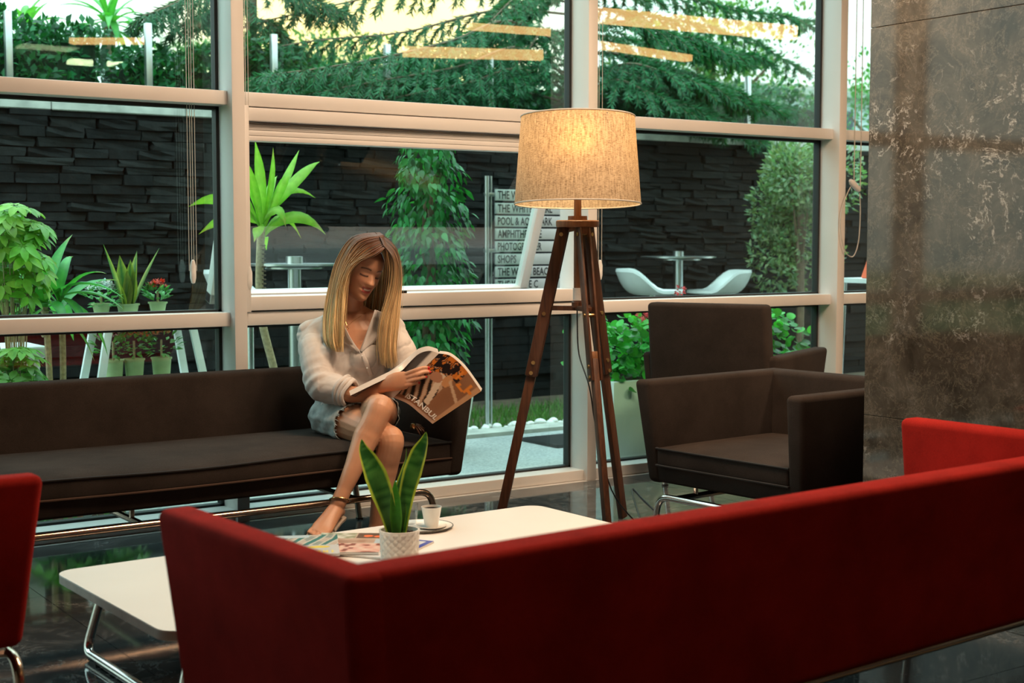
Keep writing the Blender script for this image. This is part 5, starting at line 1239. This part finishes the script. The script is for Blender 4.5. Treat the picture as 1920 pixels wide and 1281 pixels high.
# legs
def leg(h, k, a, k2):
    limb(bm_, [h, h.lerp(k, .3), h.lerp(k, .7), k+(h-k).normalized()*.04, k, k+(a-k).normalized()*.05, k.lerp(a, .32)+k2*.012, k.lerp(a, .62), k.lerp(a, .86), a], [.088, .082, .064, .054, .051, .049, .051, .037, .029, .030], Vector((1, 0, 0)))
leg(rHip, rKnee, rAnk, Vector((0, 1, 0))); leg(lHip, lKnee, lAnk, Vector((.3, 1, 0)))
def foot(a, d, up):
    d = d.normalized(); s_ = d.cross(up).normalized(); up = s_.cross(d)
    limb(bm_, [a-d*.035-up*.045, a+d*.01-up*.028, a+d*.06-up*.042, a+d*.115-up*.060, a+d*.15-up*.066], [(.026, .024), (.031, .034), (.034, .026), (.040, .016), (.034, .011)], s_)
    for q in range(5):
        b = a+d*.148-up*.068+s_*((q-2)*.0155); limb(bm_, [b, b+d*(.034-.004*abs(q-1))-up*.002], [.0085, .007], s_)
    return d, s_, up
lfd = (PY(596, 1003, -1.13)-lAnk); rfd = Vector((-.15, -1, -.05))
LF = foot(lAnk, lfd+Vector((0, 0, .05)), Vector((-.15, -.6, 1))); RF = foot(rAnk, rfd, Vector((0, 0, 1)))
# hands: palm and five separate fingers
def finger(pts, r): limb(bm_, pts, [r, r*.98, r*.9, r*.72], UPV, 4); tips.append((pts[-1], (pts[-1]-pts[-2]).normalized()))
tips = []
limb(bm_, [rWr, PD(722, 722, 5.588), PD(742, 716, 5.572), PD(760, 713, 5.568)], [(.022, .020), (.029, .019), (.037, .0165), (.036, .013)], UPV)
for (kn, mid, tp3, tip, r) in (((760, 702, 5.566), (778, 695, 5.553), (793, 690, 5.562), (804, 690, 5.572), .0088), ((762, 709, 5.564), (781, 703, 5.550), (796, 698, 5.560), (806, 698, 5.572), .0090),
                             ((761, 717, 5.564), (778, 712, 5.551), (791, 708, 5.560), (799, 707, 5.571), .0086), ((756, 724, 5.566), (769, 721, 5.556), (779, 719, 5.562), (786, 718, 5.570), .0075)):
    finger([PD(*kn), PD(*mid), PD(*tp3), PD(*tip)], r)
finger([PD(724, 718, 5.600), PD(736, 708, 5.616), PD(746, 702, 5.630), PD(754, 700, 5.640)], .0098)
limb(bm_, [lWr, PD(846, 712, 5.668), PD(852, 702, 5.655)], [(.022, .02), (.030, .018), (.035, .014)], RGT)
for (dx, r) in ((-14, .0085), (-4, .009), (6, .0086), (15, .0075)):
    finger([PD(852+dx, 700, 5.652), PD(850+dx*1.1, 690, 5.64), PD(846+dx*1.1, 684+abs(dx)*.3, 5.638), PD(842+dx*1.1, 684+abs(dx)*.6, 5.634)], r)
finger([PD(838, 712, 5.665), PD(828, 708, 5.655), PD(820, 706, 5.648), PD(814, 706, 5.645)], .0098)
body = remesh(bm_, .0027, 5, .5); bbvh = BVHTree.FromPolygons([v.co.copy() for v in body.vertices], [tuple(p.vertices) for p in body.polygons])
A = vcos(body); C = np.tile(np.array([.56, .285, .17]), (len(A), 1))
# head-local colouring: lips, teeth, brows, lashes, hair line
L = (A-npv(HO))@np.stack([npv(hs), npv(hf), npv(hu)], 1)/HS; x, y, z = L[:, 0], L[:, 1], L[:, 2]; fm = (y > .045) & (np.abs(x) < .075) & (z > -.13) & (z < .12)
def blend(mask, col): 
    global C
    m = np.clip(mask, 0, 1)[:, None]*fm[:, None]; C = C*(1-m)+np.array(col)[None]*m
gs = lambda a, s: np.exp(-.5*(a/s)**2)
zm = -.0635+9.0*x*x; ax = np.abs(x)
blend(.8*gs(ax-.042, .018)*gs(z+.032, .016)*.5, (.55, .20, .12))
blend(1.3*gs(z-zm-.0062, .0030)*(ax < .0225), (.42, .085, .07)); blend(1.3*gs(z-zm+.0082, .0040)*(ax < .020), (.46, .09, .08))
blend(1.4*gs(z-zm-.0005, .0020)*(ax < .0145), (.78, .74, .68)); blend(.9*gs(z-zm, .0018)*((ax > .0145) & (ax < .022)), (.20, .045, .04))
zb = .0215-3.5*(ax-.031)**2*10*.35-.0; blend(1.1*gs(z-zb, .0024)*(ax > .013)*(ax < .050), (.085, .04, .02))
zl = -.0095+14*(ax-.031)**2*.6; blend(1.4*gs(z-zl, .0022)*(ax > .016)*(ax < .047), (.03, .015, .01)); blend(.35*gs(z+.001, .005)*gs(ax-.031, .012), (.50, .30, .22))
C[(z > .098) & (np.abs(x) < .1) & (z < .15)] = (.10, .05, .025); C[(y < -.005) & (z > -.03) & (z < .13) & (np.abs(x) < .068)] = (.10, .05, .025)
for (tp, dr_) in tips:
    D = A-npv(tp); nd = D@npv(dr_); near = (np.linalg.norm(D, axis=1) < .0125) & (nd > -.006) & ((D@npv(FWD)) < .001); C[near] = (.55, .02, .02)
setcol(body, C)
body.transform(Matrix.Translation(-PO)); link('body', body, 'skin', person)
# ---- shirt
sb_ = MB()
ts = [(Vector((.292, -.535, .50)), (.165, .130), Vector((1, 0, 0))), (Vector((.29, -.53, .57)), (.160, .128), Vector((.97, -.15, 0))), (Vector((.287, -.52, .64)), (.150, .116), Vector((.92, -.35, 0))),
      ((rSh+lSh)/2+Vector((0, 0, -.15)), (.163, .122), SH), ((rSh+lSh)/2+Vector((0, 0, -.07)), (.170, .115), SH), ((rSh+lSh)/2+Vector((0, 0, .0)), (.166, .086), SH), ((rSh+lSh)/2+Vector((0, 0, .03)), (.115, .070), SH), (nB+Vector((0, 0, .035)), (.068, .064), SH)]
loft(sb_, [t[0] for t in ts], [t[1] for t in ts], [t[2] for t in ts], 28)
for s_ in (-1, 1): ball(sb_, (rSh+lSh)/2+Vector((0, 0, -.11))+SH*(s_*.070)+tf*.082, (.066, .058, .066))
for sh_ in (rSh, lSh): limb(sb_, [nB+Vector((0, 0, .015)), nB.lerp(sh_, .5)+Vector((0, 0, -.004)), sh_+Vector((0, 0, -.012))], [.058, .060, .060], UPV)
cuff = rEl.lerp(rFm, .86); cdir = (rFm-rEl).normalized()
limb(sb_, [rSh+Vector((0, 0, -.018))+RGT*.012, rSh.lerp(rEl, .35)-RGT*.004, rSh.lerp(rEl, .75)-RGT*.004, rEl+Vector((0, 0, -.012)), rEl.lerp(cuff, .5)+Vector((0, 0, -.006)), cuff], [.058, .064, .067, .069, .062, .052], UPV)
lcuff = lEl.lerp(lWr, .45)
limb(sb_, [lSh+Vector((0, 0, -.018))-RGT*.010, lSh.lerp(lEl, .4), lEl, lcuff], [.058, .063, .060, .052], UPV)
shirt = remesh(sb_, .0048, 4, .5)
A = vcos(shirt); Nn = vnor(shirt)
px, py, dd = projA(A)
_G = np.random.default_rng(5).random((32, 32, 32))
def vn3(P):
    P = np.mod(P, 31.0); I = P.astype(int); f = P-I; f = f*f*(3-2*f); r = 0
    for dx in (0, 1):
        for dy in (0, 1):
            for dz in (0, 1):
                w_ = (f[:, 0] if dx else 1-f[:, 0])*(f[:, 1] if dy else 1-f[:, 1])*(f[:, 2] if dz else 1-f[:, 2]); r = r+w_*_G[(I[:, 0]+dx) % 32, (I[:, 1]+dy) % 32, (I[:, 2]+dz) % 32]
    return r
Q = np.stack([(A-npv(nB))@npv(RGT), (A-npv(nB))@npv(UPV), (A-npv(nB))@npv(FWD)], 1)+20
diag = np.stack([Q[:, 0]*.8+Q[:, 1]*.6, -Q[:, 0]*.6+Q[:, 1]*.8, Q[:, 2]], 1)
diag = diag+.05*np.stack([vn3(Q*9), vn3(Q*9+7), vn3(Q*9+13)], 1)
rdg = lambda v: 1-np.abs(2*v-1)
w1 = rdg(vn3(diag*np.array([6, 22, 9.])))**3; w2 = rdg(vn3(diag*np.array([14, 48, 22.])+5))**3; w3 = rdg(vn3(Q*np.array([14, 34, 20.])+9))**2
slv = np.clip((625-px)/25, 0, 1)
el_ = (A-npv(rEl))@npv((rEl-rSh).normalized()); cre = np.sin(el_*150+6*vn3(Q*6)+4*vn3(Q*11+3))*np.exp(-(el_/.075)**2)*slv
nz = -.0060*(w1-.35)-.0016*(w2-.35)+.0026*cre
A2 = A+Nn*nz[:, None]
shirt.vertices.foreach_set('co', A2.astype(np.float32).ravel()); shirt.update()
px, py, dd = projA(A2)
# open the neck, the cuffs and the hem
def inpoly(px, py, poly):
    r = np.zeros(len(px), bool); n = len(poly)
    for i in range(n):
        x0, y0 = poly[i]; x1, y1 = poly[(i+1) % n]; c = ((y0 > py) != (y1 > py)); xx = (x1-x0)*(py-y0)/((y1-y0) if y1 != y0 else 1e-9)+x0; r ^= c & (px < xx)
    return r
kill = inpoly(px, py, [(636, 560), (634, 592), (646, 618), (674, 656), (690, 618), (702, 588), (704, 560)]) & (dd < 5.86)
kill |= (A2[:, 2] > nB.z+.030)
kill |= ((A2-npv(cuff))@npv(cdir) > .006) & (np.linalg.norm(A2-npv(cuff), axis=1) < .085) & (dd < 5.75)
kill |= ((A2-npv(lcuff))@npv((lWr-lEl).normalized()) > .006) & (np.linalg.norm(A2-npv(lcuff), axis=1) < .08)
kill |= A2[:, 2] < .475
bm = bmesh.new(); bm.from_mesh(shirt); bm.verts.ensure_lookup_table()
bmesh.ops.delete(bm, geom=[bm.verts[i] for i in np.nonzero(kill)[0]], context='VERTS'); bm.to_mesh(shirt); bm.free()
sbvh = BVHTree.FromPolygons([v.co.copy() for v in shirt.vertices], [tuple(p.vertices) for p in shirt.polygons])
t = NT('shirt_linen'); co = t.coord(); f1 = t.noise(co, 260, 3); f2 = t.noise(co, 22, 4, .6, .6)
t.base(t.ramp(f2, [(.3, (.74, .69, .66)), (.7, (.84, .79, .76))])); t.set(Roughness=.9, Specular_IOR_Level=.2)
tr = t.n('BsdfTranslucent'); tr.inputs[0].default_value = (.75, .65, .58, 1); ms = t.n('MixShader'); ms.inputs[0].default_value = .22
t.l(t.p.outputs[0], ms.inputs[1]); t.l(tr.outputs[0], ms.inputs[2]); t.l(ms.outputs[0], t.out.inputs[0])
t.bump(f1, .15, .001)
def surf(px, py, off, bvh, dflt=5.70):
    r = ray(px, py); hit = bvh.ray_cast(CAMP, r.normalized())
    d = (hit[0]-CAMP).dot(FWD) if hit[0] is not None else dflt
    if abs(d-dflt) > .14: d = dflt
    return PD(px, py, d-off)
def lapel(P, nm='collar'):
    """strip of cloth: list of ((inner px, py), (outer px, py), lift)"""
    V = []; 
    for (a, b, lf) in P:
        for k in range(5):
            q = k/4; V.append(surf(a[0]*(1-q)+b[0]*q, a[1]*(1-q)+b[1]*q, .006+lf*math.sin(math.pi*(.25+.6*q)), sbvh)-PO)
    n = len(P); F = [(i*5+k, i*5+k+1, (i+1)*5+k+1, (i+1)*5+k) for i in range(n-1) for k in range(4)]
    o = MB().add(V, F).build(nm, 'shirt_linen', shirt_o, auto=80); m = o.modifiers.new('t', 'SOLIDIFY'); m.thickness = .003; m.offset = 0
shirt.transform(Matrix.Translation(-PO)); shirt_o = link('shirt', shirt, 'shirt_linen', person); m = shirt_o.modifiers.new('t', 'SOLIDIFY'); m.thickness = .0025; m.offset = -1
lapel([((640, 588), (622, 596), .012), ((646, 612), (628, 622), .014), ((656, 632), (640, 640), .012), ((665, 645), (656, 650), .008), ((674, 657), (670, 660), .003)])
lapel([((703, 581), (722, 588), .008), ((699, 594), (727, 608), .014), ((690, 618), (716, 628), .014), ((682, 640), (698, 645), .010), ((675, 657), (679, 660), .003)])
lapel([((672, 657), (680, 656), .003), ((682, 680), (690, 678), .003), ((692, 704), (700, 702), .003)], 'placket')
for (bx_, by_) in ((679, 668), (688, 690)): ball_mb = MB(); ball(ball_mb, surf(bx_, by_, .012, sbvh)-PO, (.0045, .0045, .0045), n=8); ball_mb.build('button', 'white_plastic', shirt_o)
# rolled cuff
ring = MB(); cd = cdir; cu_ = (UPV-cd*UPV.dot(cd)).normalized(); cv_ = cd.cross(cu_)
for (off, r0) in ((-.030, .058), (-.012, .056), (.004, .053)):
    ring.tube([cuff+cd*(off+.003*math.sin(a*3))+(cu_*math.cos(a)+cv_*math.sin(a))*(r0+.002*math.sin(a*4+off*90))-PO for a in np.linspace(0, 6.2832, 33)], .009, 8, cap=False)
ring.build('cuff', 'shirt_linen', shirt_o)
# ---- denim shorts
sm_ = MB()
limb(sm_, [Vector((.292, -.49, .575)), Vector((.292, -.52, .52)), Vector((.292, -.55, .505))], [(.158, .118), (.172, .125), (.170, .10)], Vector((1, 0, 0)))
rh2 = rHip.lerp(rKnee, .34); lh2 = lHip.lerp(lKnee, .32)
limb(sm_, [rHip+Vector((-.01, .06, 0)), rHip+Vector((-.008, -.02, .0)), rh2+Vector((-.006, 0, 0))], [(.090, .090), (.094, .090), (.092, .089)], Vector((1, 0, 0)))
limb(sm_, [lHip+Vector((0, .06, 0)), lHip, lh2], [.090, .093, .090], Vector((1, 0, 0)))
shorts = remesh(sm_, .0055, 3, .5); A = vcos(shorts); Nn = vnor(shorts)
A2 = A+Nn*(.0022*np.sin(A[:, 0]*70+3*np.sin(A[:, 2]*50))+.0022*np.sin(A[:, 1]*60+A[:, 2]*80))[:, None]; A2[:, 2] = np.maximum(A2[:, 2], .418)
shorts.vertices.foreach_set('co', A2.astype(np.float32).ravel())
kill = (((A2-npv(rh2))@npv((rKnee-rHip).normalized()) > .0+.007*np.sin(A2[:, 0]*120+A2[:, 2]*140)) & (A2[:, 0] < .285)) | (((A2-npv(lh2))@npv((lKnee-lHip).normalized()) > 0) & (A2[:, 0] >= .285))
bm = bmesh.new(); bm.from_mesh(shorts); bm.verts.ensure_lookup_table(); bmesh.ops.delete(bm, geom=[bm.verts[i] for i in np.nonzero(kill)[0]], context='VERTS'); bm.to_mesh(shorts); bm.free()
t = NT('denim'); co = t.coord(); f1 = t.noise(co, 500, 2); f2 = t.noise(co, 30, 4)
t.base(t.mix(.5, t.ramp(f2, [(.3, (.30, .34, .34)), (.7, (.52, .55, .53))]), t.ramp(f1, [(.3, .7), (.7, 1.2)]), 'MULTIPLY')); t.set(Roughness=.95); t.bump(f1, .4, .002)
shorts.transform(Matrix.Translation(-PO)); so_ = link('shorts', shorts, 'denim', person); m = so_.modifiers.new('t', 'SOLIDIFY'); m.thickness = .003; m.offset = -1
fr_ = MB(); rk = (rKnee-rHip).normalized(); ra1 = Vector((1, 0, 0)); ra2 = rk.cross(ra1).normalized()
for q in range(90):
    a = random.uniform(0, 6.28); b = rh2+Vector((-.006, 0, 0))+ra1*(.092*math.cos(a))+ra2*(.089*math.sin(a)); b.z = max(b.z, .422)
    fr_.tube([b-rk*.004-PO, b+rk*random.uniform(.006, .02)+Vector((random.gauss(0, .003), 0, random.gauss(-.002, .003)))-PO], .0009, 4, cap=False)
fr_.build('frayed_hem', 'denim', so_)['kind'] = 'stuff'
# ---- hair
GL = [[(712, 436, 5.79), (664, 444, 5.83), (636, 486, 5.85), (621, 542, 5.835), (611, 596, 5.79), (612, 636, 5.735), (621, 656, 5.715)],
      [(719, 441, 5.72), (672, 452, 5.715), (645, 498, 5.725), (632, 552, 5.725), (626, 606, 5.705), (627, 642, 5.685), (634, 663, 5.678)],
      [(725, 462, 5.658), (703, 479, 5.638), (674, 489, 5.646), (654, 508, 5.664), (646, 545, 5.688), (642, 600, 5.682), (641, 670, 5.675)]]
GR = [[(719, 460, 5.655), (734, 482, 5.642), (737, 512, 5.647), (731, 550, 5.657), (717, 600, 5.662), (712, 650, 5.668), (715, 688, 5.668)],
      [(713, 446, 5.690), (738, 474, 5.69), (744, 515, 5.70), (738, 560, 5.69), (730, 610, 5.672), (727, 655, 5.668), (731, 697, 5.668)],
      [(704, 436, 5.78), (738, 460, 5.80), (748, 505, 5.80), (749, 550, 5.77), (745, 600, 5.725), (741, 650, 5.695), (745, 690, 5.685)]]
GB = [[(700, 437, 5.80), (660, 446, 5.86), (640, 490, 5.89), (632, 545, 5.90), (628, 590, 5.90), (630, 610, 5.895)],
      [(705, 437, 5.82), (695, 450, 5.88), (690, 495, 5.91), (685, 550, 5.91), (682, 590, 5.905), (682, 615, 5.90)],
      [(715, 440, 5.82), (735, 460, 5.86), (744, 505, 5.88), (742, 550, 5.88), (735, 590, 5.87), (733, 615, 5.86)]]
hair = MB()
def strands(G, n, r0, jit, lighten, flat=.5, endvar=.06):
    m = len(G[0])
    for q in range(n):
        s_ = (q+random.random())/n*(len(G)-1); i = min(int(s_), len(G)-2); f = s_-i; jx = random.gauss(0, jit); jd = random.gauss(0, .007); cutl = 1-abs(random.gauss(0, endvar))
        P = [PD(G[i][k][0]*(1-f)+G[i+1][k][0]*f+jx*min(1, k/2)+random.gauss(0, .5)*min(1, k), G[i][k][1]*(1-f)+G[i+1][k][1]*f, G[i][k][2]*(1-f)+G[i+1][k][2]*f+jd*min(1, k*.6))-PO for k in range(m)]
        path = smooth_path(P, 5); e = max(8, int(len(path)*cutl)); path = path[:e]; L = len(path); b = len(hair.v)
        rs = [r0*(.55+.45*math.sin(math.pi*min(1, .25+.6*k/L)))*(1 if k < L*.85 else max(.15, (L-k)/(L*.15))) for k in range(L)]
        hair.tube(path, rs, 5, flat=flat, up=-FWD, cap=False)
        tone = random.uniform(.55, 1.4)*lighten; warm = random.uniform(-.03, .03)
        for k in range(L):
            t_ = k/len(smooth_path(P, 5)); w_ = min(1, max(0, (t_-.14)/.45)); c = lerp3((.11, .045, .020), (.74, .51, .26), w_)
            for v_ in range(5): hair.c[b+k*5+v_] = (min(1, c[0]*tone+warm), c[1]*tone, c[2]*tone)
strands(GB, 170, .0062, 3.0, .7); strands(GL, 420, .0032, 2.4, 1.15, endvar=.13); strands(GR, 380, .0032, 2.4, .9, endvar=.13); strands(GL, 120, .0012, 3.2, 1.3, endvar=.03); strands(GR, 100, .0012, 3.2, 1.2, endvar=.03)
ho = hair.build('hair', 'hair', person, colors=True, auto=180)
# ---- jewellery, sandals
nk = MB(); nk.tube(smooth_path([surf(*q, .0015, bbvh, 5.76)-PO for q in ((645, 588), (647, 600), (652, 611), (660, 604), (673, 595), (686, 586))]), .0007, 5); nk.build('necklace', 'gold', person)
pd0 = MB(); pc_ = surf(652, 615, .003, bbvh, 5.76); pd0.tube([pc_+RGT*(.005*math.cos(a))+UPV*(.005*math.sin(a))-PO for a in np.linspace(0, 6.2832, 13)], .001, 5, cap=False); pd0.build('pendant', 'gold', person)
er = MB(); er.tube([hp_(-.077, -.004+.004*math.cos(a), -.052+.012*math.sin(a))-PO for a in np.linspace(0, 6.2832, 17)], .0012, 5, cap=False); er.build('earring', 'gold', person)
ad = (lAnk-lKnee).normalized(); au = (UPV-ad*UPV.dot(ad)).normalized(); av = ad.cross(au); an = MB()
an.tube([lAnk-ad*.012+(au*math.cos(a)+av*math.sin(a))*.0345+ad*(.012*math.sin(a+.6))-PO for a in np.linspace(0, 6.2832, 33)], .0032, 8, cap=False); an.build('anklet', 'gold', person)
def sandal(a, fr):
    d, s_, up = fr; r = MB()
    out = [(-.065, .022), (-.06, .03), (-.02, .030), (.04, .032), (.10, .042), (.15, .043), (.185, .034), (.195, .0)]
    top = [a+d*x_+s_*y_-up*(.070+.020*min(1, max(0, (x_+.02)/.12))) for (x_, y_) in out]+[a+d*x_-s_*y_-up*(.070+.020*min(1, max(0, (x_+.02)/.12))) for (x_, y_) in reversed(out[:-1])]
    n = len(top); V = [p-PO for p in top]+[p-up*.012-PO for p in top]
    so = MB().add(V, [tuple(range(n)), tuple(range(2*n-1, n-1, -1))]+[(i, n+i, n+(i+1) % n, (i+1) % n) for i in range(n)]).build('sandal', 'sandal', person, auto=40)
    for (x_, w_, h_) in ((.118, .041, .052), (.088, .039, .058)):
        MB().tube([a+d*(x_+.012*math.cos(th))+s_*(w_*math.cos(th))-up*(.086-(.086-.030)*math.sin(th)*.62)-PO for th in np.linspace(0, math.pi, 15)], .0052, 6, flat=.6).build('strap', 'sandal', so)
    MB().tube([a-d*.045-up*.080-PO, a-d*.050-up*.118-PO], [.014, .009], 8).build('heel', 'sandal', so)
sandal(lAnk, LF)
RFu = (RF[0], RF[1], RF[2])
# ---- open magazine
def curve_eval(pts, w_):
    P = [PD(*p) for p in pts]; f = w_*(len(P)-1); i = min(int(f), len(P)-2); f -= i
    p0, p1, p2, p3 = P[max(0, i-1)], P[i], P[i+1], P[min(len(P)-1, i+2)]
    return .5*((2*p1)+(p2-p0)*f+(2*p0-5*p1+4*p2-p3)*f*f+(3*p1-p0-3*p2+p3)*f**3)
HRc = [(823, 663, 5.592), (845, 668, 5.590), (872, 692, 5.594), (902, 734, 5.600)]; TRc = [(738, 746, 5.582), (764, 757, 5.580), (789, 777, 5.584), (811, 795, 5.590)]
HLc = [(823, 663, 5.592), (805, 658, 5.597), (785, 664, 5.603), (768, 680, 5.603), (757, 692, 5.594), (750, 697, 5.582)]; TLc = [(738, 746, 5.582), (722, 745, 5.612), (702, 745, 5.634), (680, 745, 5.636), (664, 744, 5.600), (657, 742, 5.548)]
mg = empty('magazine', PD(738, 746, 5.582), 0, 'open magazine with orange patterned cover held by the woman', 'magazine'); MO = mg.location.copy()
def ruled(H, T, off, nu=40, nv=48, fn=None):
    V = []; C = []
    for j in range(nv+1):
        for i in range(nu+1):
            u, v = i/nu, j/nv; V.append(curve_eval(T, u).lerp(curve_eval(H, u), v)+off-MO); C.append(fn(u, v) if fn else (1, 1, 1))
    F = [(j*(nu+1)+i, j*(nu+1)+i+1, (j+1)*(nu+1)+i+1, (j+1)*(nu+1)+i) for j in range(nv) for i in range(nu)]
    return V, F, C
def front_cover(u, v):
    q = N1(u*8, v*8); c = lerp3((.13, .05, .02), (.30, .13, .06), q)
    if u > .55: c = lerp3((.20, .085, .04), (.33, .17, .09), N2(u*4, v*4))
    if v > .52 and u < .62 or (v > .74 and u < .72):                          # damask: orange, black and pale scrolls
        a, b = u*7.5, v*6.5; cxx, cyy = a-round(a), b-round(b+.5*(round(a) % 2)); rr = math.hypot(cxx, cyy)
        c = (.012, .008, .008) if rr < .22 or .36 < rr < .50 else ((.42, .30, .22) if .28 < rr < .34 else (.48, .14, .02))
        if N1(u*14, v*14) > .58: c = (.012, .008, .008)
    if .10 < v < .56 and u < .62:                                             # figure in furs
        k = math.sin((u*1.1+v*.7)*38+3*N1(u*6, v*6)); c = (.015, .012, .01) if k < -.25 else ((.46, .31, .21) if k > .35 else (.26, .13, .07))
    if .18 < v < .70 and abs(u-.50-(.55-v)*.25) < .055: c = (.58, .46, .35)    # pale scarf
    if ((u-.40)/.13)**2+((v-.60)/.085)**2 < 1: c = (.36, .17, .10)            # face
    if ((u-.60)/.075)**2+((v-.66)/.11)**2 < 1 and v > .56: c = (.48, .23, .10)
    if u > .62 and abs(v-.70+(u-.62)*.55) < .028: c = (.50, .34, .22)
    if u > .90: c = (.46, .26, .14)
    for (ua, ub, va, vb) in ((.66, .70, .78, .95), (.73, .84, .72, .76), (.84, .88, .74, .93), (.74, .78, .76, .80), (.86, .95, .80, .85)):
        if ua < u < ub and va < v < vb: c = (.62, .20, .03)
    if v < .04: c = lerp3(c, (.5, .35, .28), .6)
    return c
def back_cover(u, v): return (.60, .52, .45) if u < .14 else lerp3((.055, .045, .042), (.09, .075, .07), N1(u*4, v*4))
zero = Vector((0, 0, 0))
for (H, T, th, fn, nm) in ((HRc, TRc, FWD*.006+UPV*.010+RGT*.004, front_cover, 'front_cover'), (HLc, TLc, FWD*.008+UPV*.018-RGT*.006, back_cover, 'back_cover')):
    V, F, C2 = ruled(H, T, zero, 60 if nm == 'front_cover' else 24, 76 if nm == 'front_cover' else 24, fn); fc_o = MB().add(V, F, C2).build(nm, 'printed', mg, colors=True, auto=180)
    if nm == 'front_cover': fcover = fc_o
    nu, nv = 16, 8; V1, F1, _ = ruled(H, T, FWD*.0008, nu, nv); V2, F2, _ = ruled(H, T, th, nu, nv); b = len(V1); Vp = V1+V2; Fp = F1+[tuple(b+i for i in reversed(f)) for f in F2]
    rim = list(range(nu+1))+[j*(nu+1)+nu for j in range(1, nv+1)]+[nv*(nu+1)+i for i in range(nu-1, -1, -1)]+[j*(nu+1) for j in range(nv-1, 0, -1)]
    Fp += [(rim[k], b+rim[k], b+rim[(k+1) % len(rim)], rim[(k+1) % len(rim)]) for k in range(len(rim))]
    MB().add(Vp, Fp).build('pages', 'white_laminate', mg, auto=40)
cu = bpy.data.curves.new('lettering', 'FONT'); cu.body = 'ISTANBUL'; cu.size = 1; cu.offset = .02; cu.resolution_u = 3
to = bpy.data.objects.new('tmp', cu); me = bpy.data.meshes.new_from_object(to); bpy.data.objects.remove(to)
bm = bmesh.new(); bm.from_mesh(me); bmesh.ops.triangulate(bm, faces=bm.faces); bmesh.ops.subdivide_edges(bm, edges=bm.edges, cuts=1); bm.to_mesh(me); bm.free()
xs = [v.co.x for v in me.vertices]; x0, x1 = min(xs), max(xs)
for v in me.vertices:
    u = .20+.74*(v.co.x-x0)/(x1-x0); vv = .075+.085*v.co.y/.72
    v.co = curve_eval(TRc, u).lerp(curve_eval(HRc, u), vv)-FWD*.0012-MO
link('lettering', me, 'white_laminate', fcover, smooth=False)
# tassel of a bag lying behind her on the seat
tz = PY(775, 800, -.72); tsl = empty('bag_tassel', tz, 0, 'tan tassel lying on the sofa seat beside the woman', 'tassel')
mbt = MB()
for q in range(26):
    e = PY(772+random.uniform(12, 24), 800+random.uniform(-2, 16), -.74+random.uniform(-.02, .02))-tz
    mbt.tube([Vector((0, 0, .004)), e*.5+Vector((0, 0, .008)), e], .0028, 5)
mbt.build('fringe', 'light_wood', tsl); MB().lathe([(0, -.012), (.012, -.01), (.014, .0), (.010, .012), (0, .014)], n=12).build('cap', 'gold', tsl)
bpy.context.view_layer.update()
